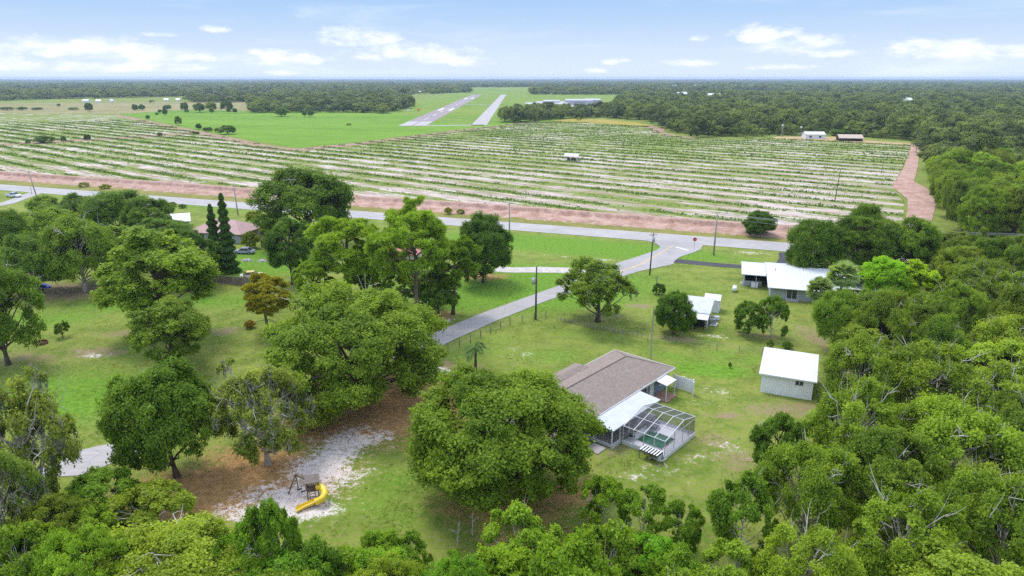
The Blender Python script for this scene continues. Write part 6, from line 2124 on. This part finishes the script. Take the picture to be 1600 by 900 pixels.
# ------------------------------------------------------------------ crop rows and weeds
def crop_mesh():
    rng = np.random.default_rng(3)
    bx0, bx1 = -480, 250
    vals, pos, siz, tin = [], [], [], []
    kmin, kmax = -20, 60
    for k in range(kmin, kmax):
        off = R0 + k * PITCHR
        ss = np.arange(-700, 600, 0.85)
        X = ROWD.x * ss + ROWN.x * off
        Y = ROWD.y * ss + ROWN.y * off
        ok = (np.abs(X) < Y * .84 + 12) & (Y > 100) & inside(FIELD, X, Y)
        ss, X, Y = ss[ok], X[ok], Y[ok]
        for s, x, y in zip(ss, X, Y):
            g = mnoise.noise(Vector((s * .03, k * 3.7, 0))) + .5 * mnoise.noise(Vector((s * .13, k * 1.7, 5)))
            if g < -.26 or (g < 0 and rng.random() < .4):
                continue
            h = (.42 + .42 * (g + .3)) * rng.uniform(.6, 1.35)
            m = 14 if y < 330 else 7
            spread = .5 + .5 * h
            j = rng.normal(size=(m, 3)) * np.array([spread * .75, spread * .75, .27 * h])
            c = np.array([x, y, .1 + .45 * h]) + j + np.append(rng.normal(size=2) * .35, 0)
            pos.append(c)
            siz.append(np.full(m, .52 if y < 330 else .8) * (.6 + .5 * h))
            tin.append(np.clip(.36 + .12 * rng.normal() + .15 * rng.normal(size=m), 0, 1))
    # weeds between the rows
    nw = 26000
    X = rng.uniform(bx0, bx1, nw * 4)
    Y = rng.uniform(150, 640, nw * 4)
    ok = (np.abs(X) < Y * .84 + 12) & inside(FIELD, X, Y)
    X, Y = X[ok][:nw], Y[ok][:nw]
    for x, y in zip(X, Y):
        acr = (x * ROWN.x + y * ROWN.y - R0) / PITCHR
        d = abs((acr + .5) % 1 - .5)
        al = x * ROWD.x + y * ROWD.y
        if mnoise.noise(Vector((al * .04, acr * 5, 9))) + .55 - 2.4 * d + rng.normal() * .22 < 0.0:
            continue
        m = 4
        c = np.array([x, y, .2]) + rng.normal(size=(m, 3)) * np.array([.5, .5, .07])
        pos.append(c)
        siz.append(np.full(m, .5 if y < 330 else .8))
        tin.append(np.clip(.7 + .2 * rng.normal(size=m), 0, 1))
    pos, siz, tin = np.concatenate(pos), np.concatenate(siz), np.concatenate(tin)
    n = unit(rng.normal(size=pos.shape) * np.array([.7, .7, .4]) + np.array([0, 0, .55]))
    v, q = leaf_cards(pos, n, siz, .65, rng)
    print('crop faces', len(q))
    return np_mesh('crop_rows', v, q, [M['crop']], np.repeat(tin, 4))


tag(link(bpy.data.objects.new('crop_rows', crop_mesh())), kind='stuff')


def lawn_tufts():
    """rough tufts and weeds that stand up from the nearer lawn"""
    rng = np.random.default_rng(8)
    n = 60000
    Y = 42 + 100 * rng.uniform(0, 1, n) ** 1.3
    X = rng.uniform(-.84, .84, n) * (Y + 10)
    f = spot_field(X, Y)
    keep = (f['sand'] < .35) & (f['litter'] < rng.uniform(.2, .9, n)) & (f['bare'] < rng.uniform(.2, .9, n))
    for o in (FOOT_SIDE, FOOT_ROAD, FOOT_DRIVE, FOOT_CONC, FOOT_GRAV):
        keep &= ~inside(o, X, Y)
    hx = (X - HB.x) * math.cos(-HU) - (Y - HB.y) * math.sin(-HU)
    hy = (X - HB.x) * math.sin(-HU) + (Y - HB.y) * math.cos(-HU)
    keep &= ~((hx > -.3) & (hx < 25) & (hy > -10) & (hy < 3)) & ~((hx > 9.8) & (hx < 17) & (hy > 0) & (hy < 8.2))
    nz = np.array([mnoise.noise(Vector((x * .25, y * .25, 2))) for x, y in zip(X, Y)])
    keep &= nz + rng.normal(size=n) * .3 > .22
    X, Y = X[keep], Y[keep]
    m = 5
    idx = np.repeat(np.arange(len(X)), m)
    pos = np.stack([X[idx], Y[idx], np.full(len(idx), .06)], 1) + rng.normal(size=(len(idx), 3)) * np.array([.13, .13, .03])
    nn = unit(rng.normal(size=pos.shape) * np.array([1, 1, .5]) + np.array([0, 0, .6]))
    v, q = leaf_cards(pos, nn, .16, .4, rng)
    t = np.clip(.45 + (.25 * rng.normal(size=len(X)))[idx] + .1 * rng.normal(size=len(idx)), 0, 1)
    return np_mesh('grass', v, q, [M['grassblade']], np.repeat(t, 4))


def foot(nm):
    return [(v.co.x, v.co.y) for v in bpy.data.objects[nm].data.vertices]


FOOT_SIDE, FOOT_ROAD, FOOT_DRIVE, FOOT_CONC, FOOT_GRAV = (foot(n) for n in ('side_road', 'main_road', 'driveway', 'concrete_path', 'gravel_drive'))
tag(link(bpy.data.objects.new('grass', lawn_tufts())), kind='stuff')

# ------------------------------------------------------------------ air, sky, sun, camera
hz_mat, nt, out = new_mat('haze')
pv_ = nt.nodes.new('ShaderNodeVolumePrincipled')
pv_.inputs['Color'].default_value = (.66, .80, 1.0, 1)
pv_.inputs['Density'].default_value = 1.0e-4
pv_.inputs['Anisotropy'].default_value = 0.2
nt.links.new(pv_.outputs[0], out.inputs['Volume'])
hb_ = MB().box(-15600, 15600, -9600, 15900, -1.0, 48.0).build('haze', hz_mat)
tag(hb_, kind='stuff')

SUN_EL, SUN_AZ = math.radians(62), math.radians(-38)      # azimuth from +Y towards +X
sd = Vector((math.sin(SUN_AZ) * math.cos(SUN_EL), math.cos(SUN_AZ) * math.cos(SUN_EL), math.sin(SUN_EL)))
sun = bpy.data.lights.new('sun', 'SUN')
sun.energy = 1.1
sun.angle = math.radians(18)
sun.color = (1.0, 0.95, 0.87)
so = bpy.data.objects.new('sun', sun)
so.rotation_euler = (-sd).to_track_quat('-Z', 'Y').to_euler()
so.location = (0, 0, 120)
link(so)

wd = bpy.data.worlds.new('World')
S.world = wd
wd.use_nodes = True
nt = wd.node_tree
nt.nodes.clear()
N = NT(nt)
out = N.n('ShaderNodeOutputWorld')
bg = N.n('ShaderNodeBackground')
sky = N.n('ShaderNodeTexSky', sky_type='NISHITA')
sky.sun_disc = False
sky.sun_elevation = SUN_EL
sky.sun_rotation = SUN_AZ
sky.altitude = 50
sky.air_density = 1.0
sky.dust_density = 0.3
sky.ozone_density = 3.0
gen = N.n('ShaderNodeTexCoord').outputs['Generated']
sx = N.n('ShaderNodeSeparateXYZ')
nt.links.new(gen, sx.inputs[0])
az = N.math('ARCTAN2', sx.outputs[0], sx.outputs[1])
el = N.math('ARCSINE', sx.outputs[2])
cmb = N.n('ShaderNodeCombineXYZ')
nt.links.new(az, cmb.inputs[0])
nt.links.new(N.math('MULTIPLY', el, 2.6), cmb.inputs[1])
puff = N.noise(cmb.outputs[0], 26.0, 7, 0.62)
wisp = N.noise(N.mapping(cmb.outputs[0], (3.0, 9.0, 1), (0, 0, -0.15)), 1.0, 6, 0.6, .6)
cloud = None
CLOUDS = [(120, 76, 120, 13), (60, 72, 70, 8), (230, 90, 90, 11), (210, 106, 110, 8), (20, 101, 40, 9), (435, 92, 80, 12), (560, 62, 70, 15), (640, 84, 110, 14), (720, 97, 60, 9), (960, 97, 24, 5), (1085, 99, 50, 6), (1190, 56, 55, 15), (1250, 72, 75, 14), (1300, 82, 40, 8), (1430, 76, 50, 11), (1500, 80, 70, 12), (1570, 84, 70, 13), (340, 45, 25, 6), (245, 54, 25, 4), (440, 114, 26, 4), (1220, 106, 50, 4), (1095, 60, 20, 5), (930, 111, 20, 4)]
for (ax, ay, wx, wy) in CLOUDS:
    u, v = (ax - 800) / FOC, -(ay - 450) / FOC
    d = Vector((u, cP + v * sP, -sP + v * cP)).normalized()
    a0, e0 = math.atan2(d.x, d.y), math.asin(d.z)
    dx = N.math('DIVIDE', N.math('SUBTRACT', az, a0), wx / FOC)
    dy = N.math('DIVIDE', N.math('SUBTRACT', el, e0), wy * 1.35 / FOC)
    # flatter below than above
    dy = N.math('MULTIPLY', dy, N.math('MULTIPLY_ADD', N.math('LESS_THAN', dy, 0), .55, 1.0))
    r2 = N.math('ADD', N.math('MULTIPLY', dx, dx), N.math('MULTIPLY', dy, dy))
    g = N.math('SUBTRACT', 1.0, r2)
    cloud = g if cloud is None else N.math('MAXIMUM', cloud, g)
cm = N.smooth(N.math('ADD', cloud, N.math('MULTIPLY', N.math('SUBTRACT', puff, .5), 4.2)), -.05, 1.6)
wm = N.math('MULTIPLY', N.smooth(wisp, .48, .76), .55)
high = N.smooth(N.noise(N.mapping(gen, (1.5, 1.5, 4)), 1.6, 6, .6), .42, .68)
low_ = N.mix(N.smooth(el, -0.01, 0.12), (2.2, 2.5, 2.85), (1.16, 1.77, 2.7))
base_ = N.mix(N.math('MULTIPLY', N.smooth(el, .45, .14), 1.0), sky.outputs[0], low_)
base_ = N.mix(N.math('MULTIPLY', N.smooth(el, .22, .5), N.math('MULTIPLY_ADD', high, .5, .30)), base_, (6.4, 6.6, 7.0))
c = N.mix(wm, base_, (2.8, 3.05, 3.3))
c = N.mix(N.math('MULTIPLY', cm, .85), c, (3.3, 3.34, 3.45))
nt.links.new(c, bg.inputs[0])
bg.inputs[1].default_value = 0.15
nt.links.new(bg.outputs[0], out.inputs[0])

cam = bpy.data.cameras.new('camera')
cam.sensor_width = 36.0
cam.lens = FOC / 1600 * 36.0
cam.clip_start = 0.5
cam.clip_end = 60000
co = bpy.data.objects.new('camera', cam)
co.location = (0, 0, CAM_H)
co.rotation_euler = (math.pi / 2 - PITCH, math.radians(-0.0), 0)
link(co)
S.camera = co
S.view_settings.view_transform = 'Standard'
S.view_settings.look = 'None'
S.view_settings.exposure = 1.25
S.view_settings.gamma = 1.0
S.view_settings.use_curve_mapping = False
S.render.engine = 'CYCLES'
cy = S.cycles
cy.max_bounces = 8
cy.diffuse_bounces = 5
cy.glossy_bounces = 2
cy.transmission_bounces = 4
cy.transparent_max_bounces = 10
cy.volume_bounces = 0
cy.use_denoising = False
cy.sample_clamp_indirect = 4.0
cy.caustics_reflective = False
cy.caustics_refractive = False
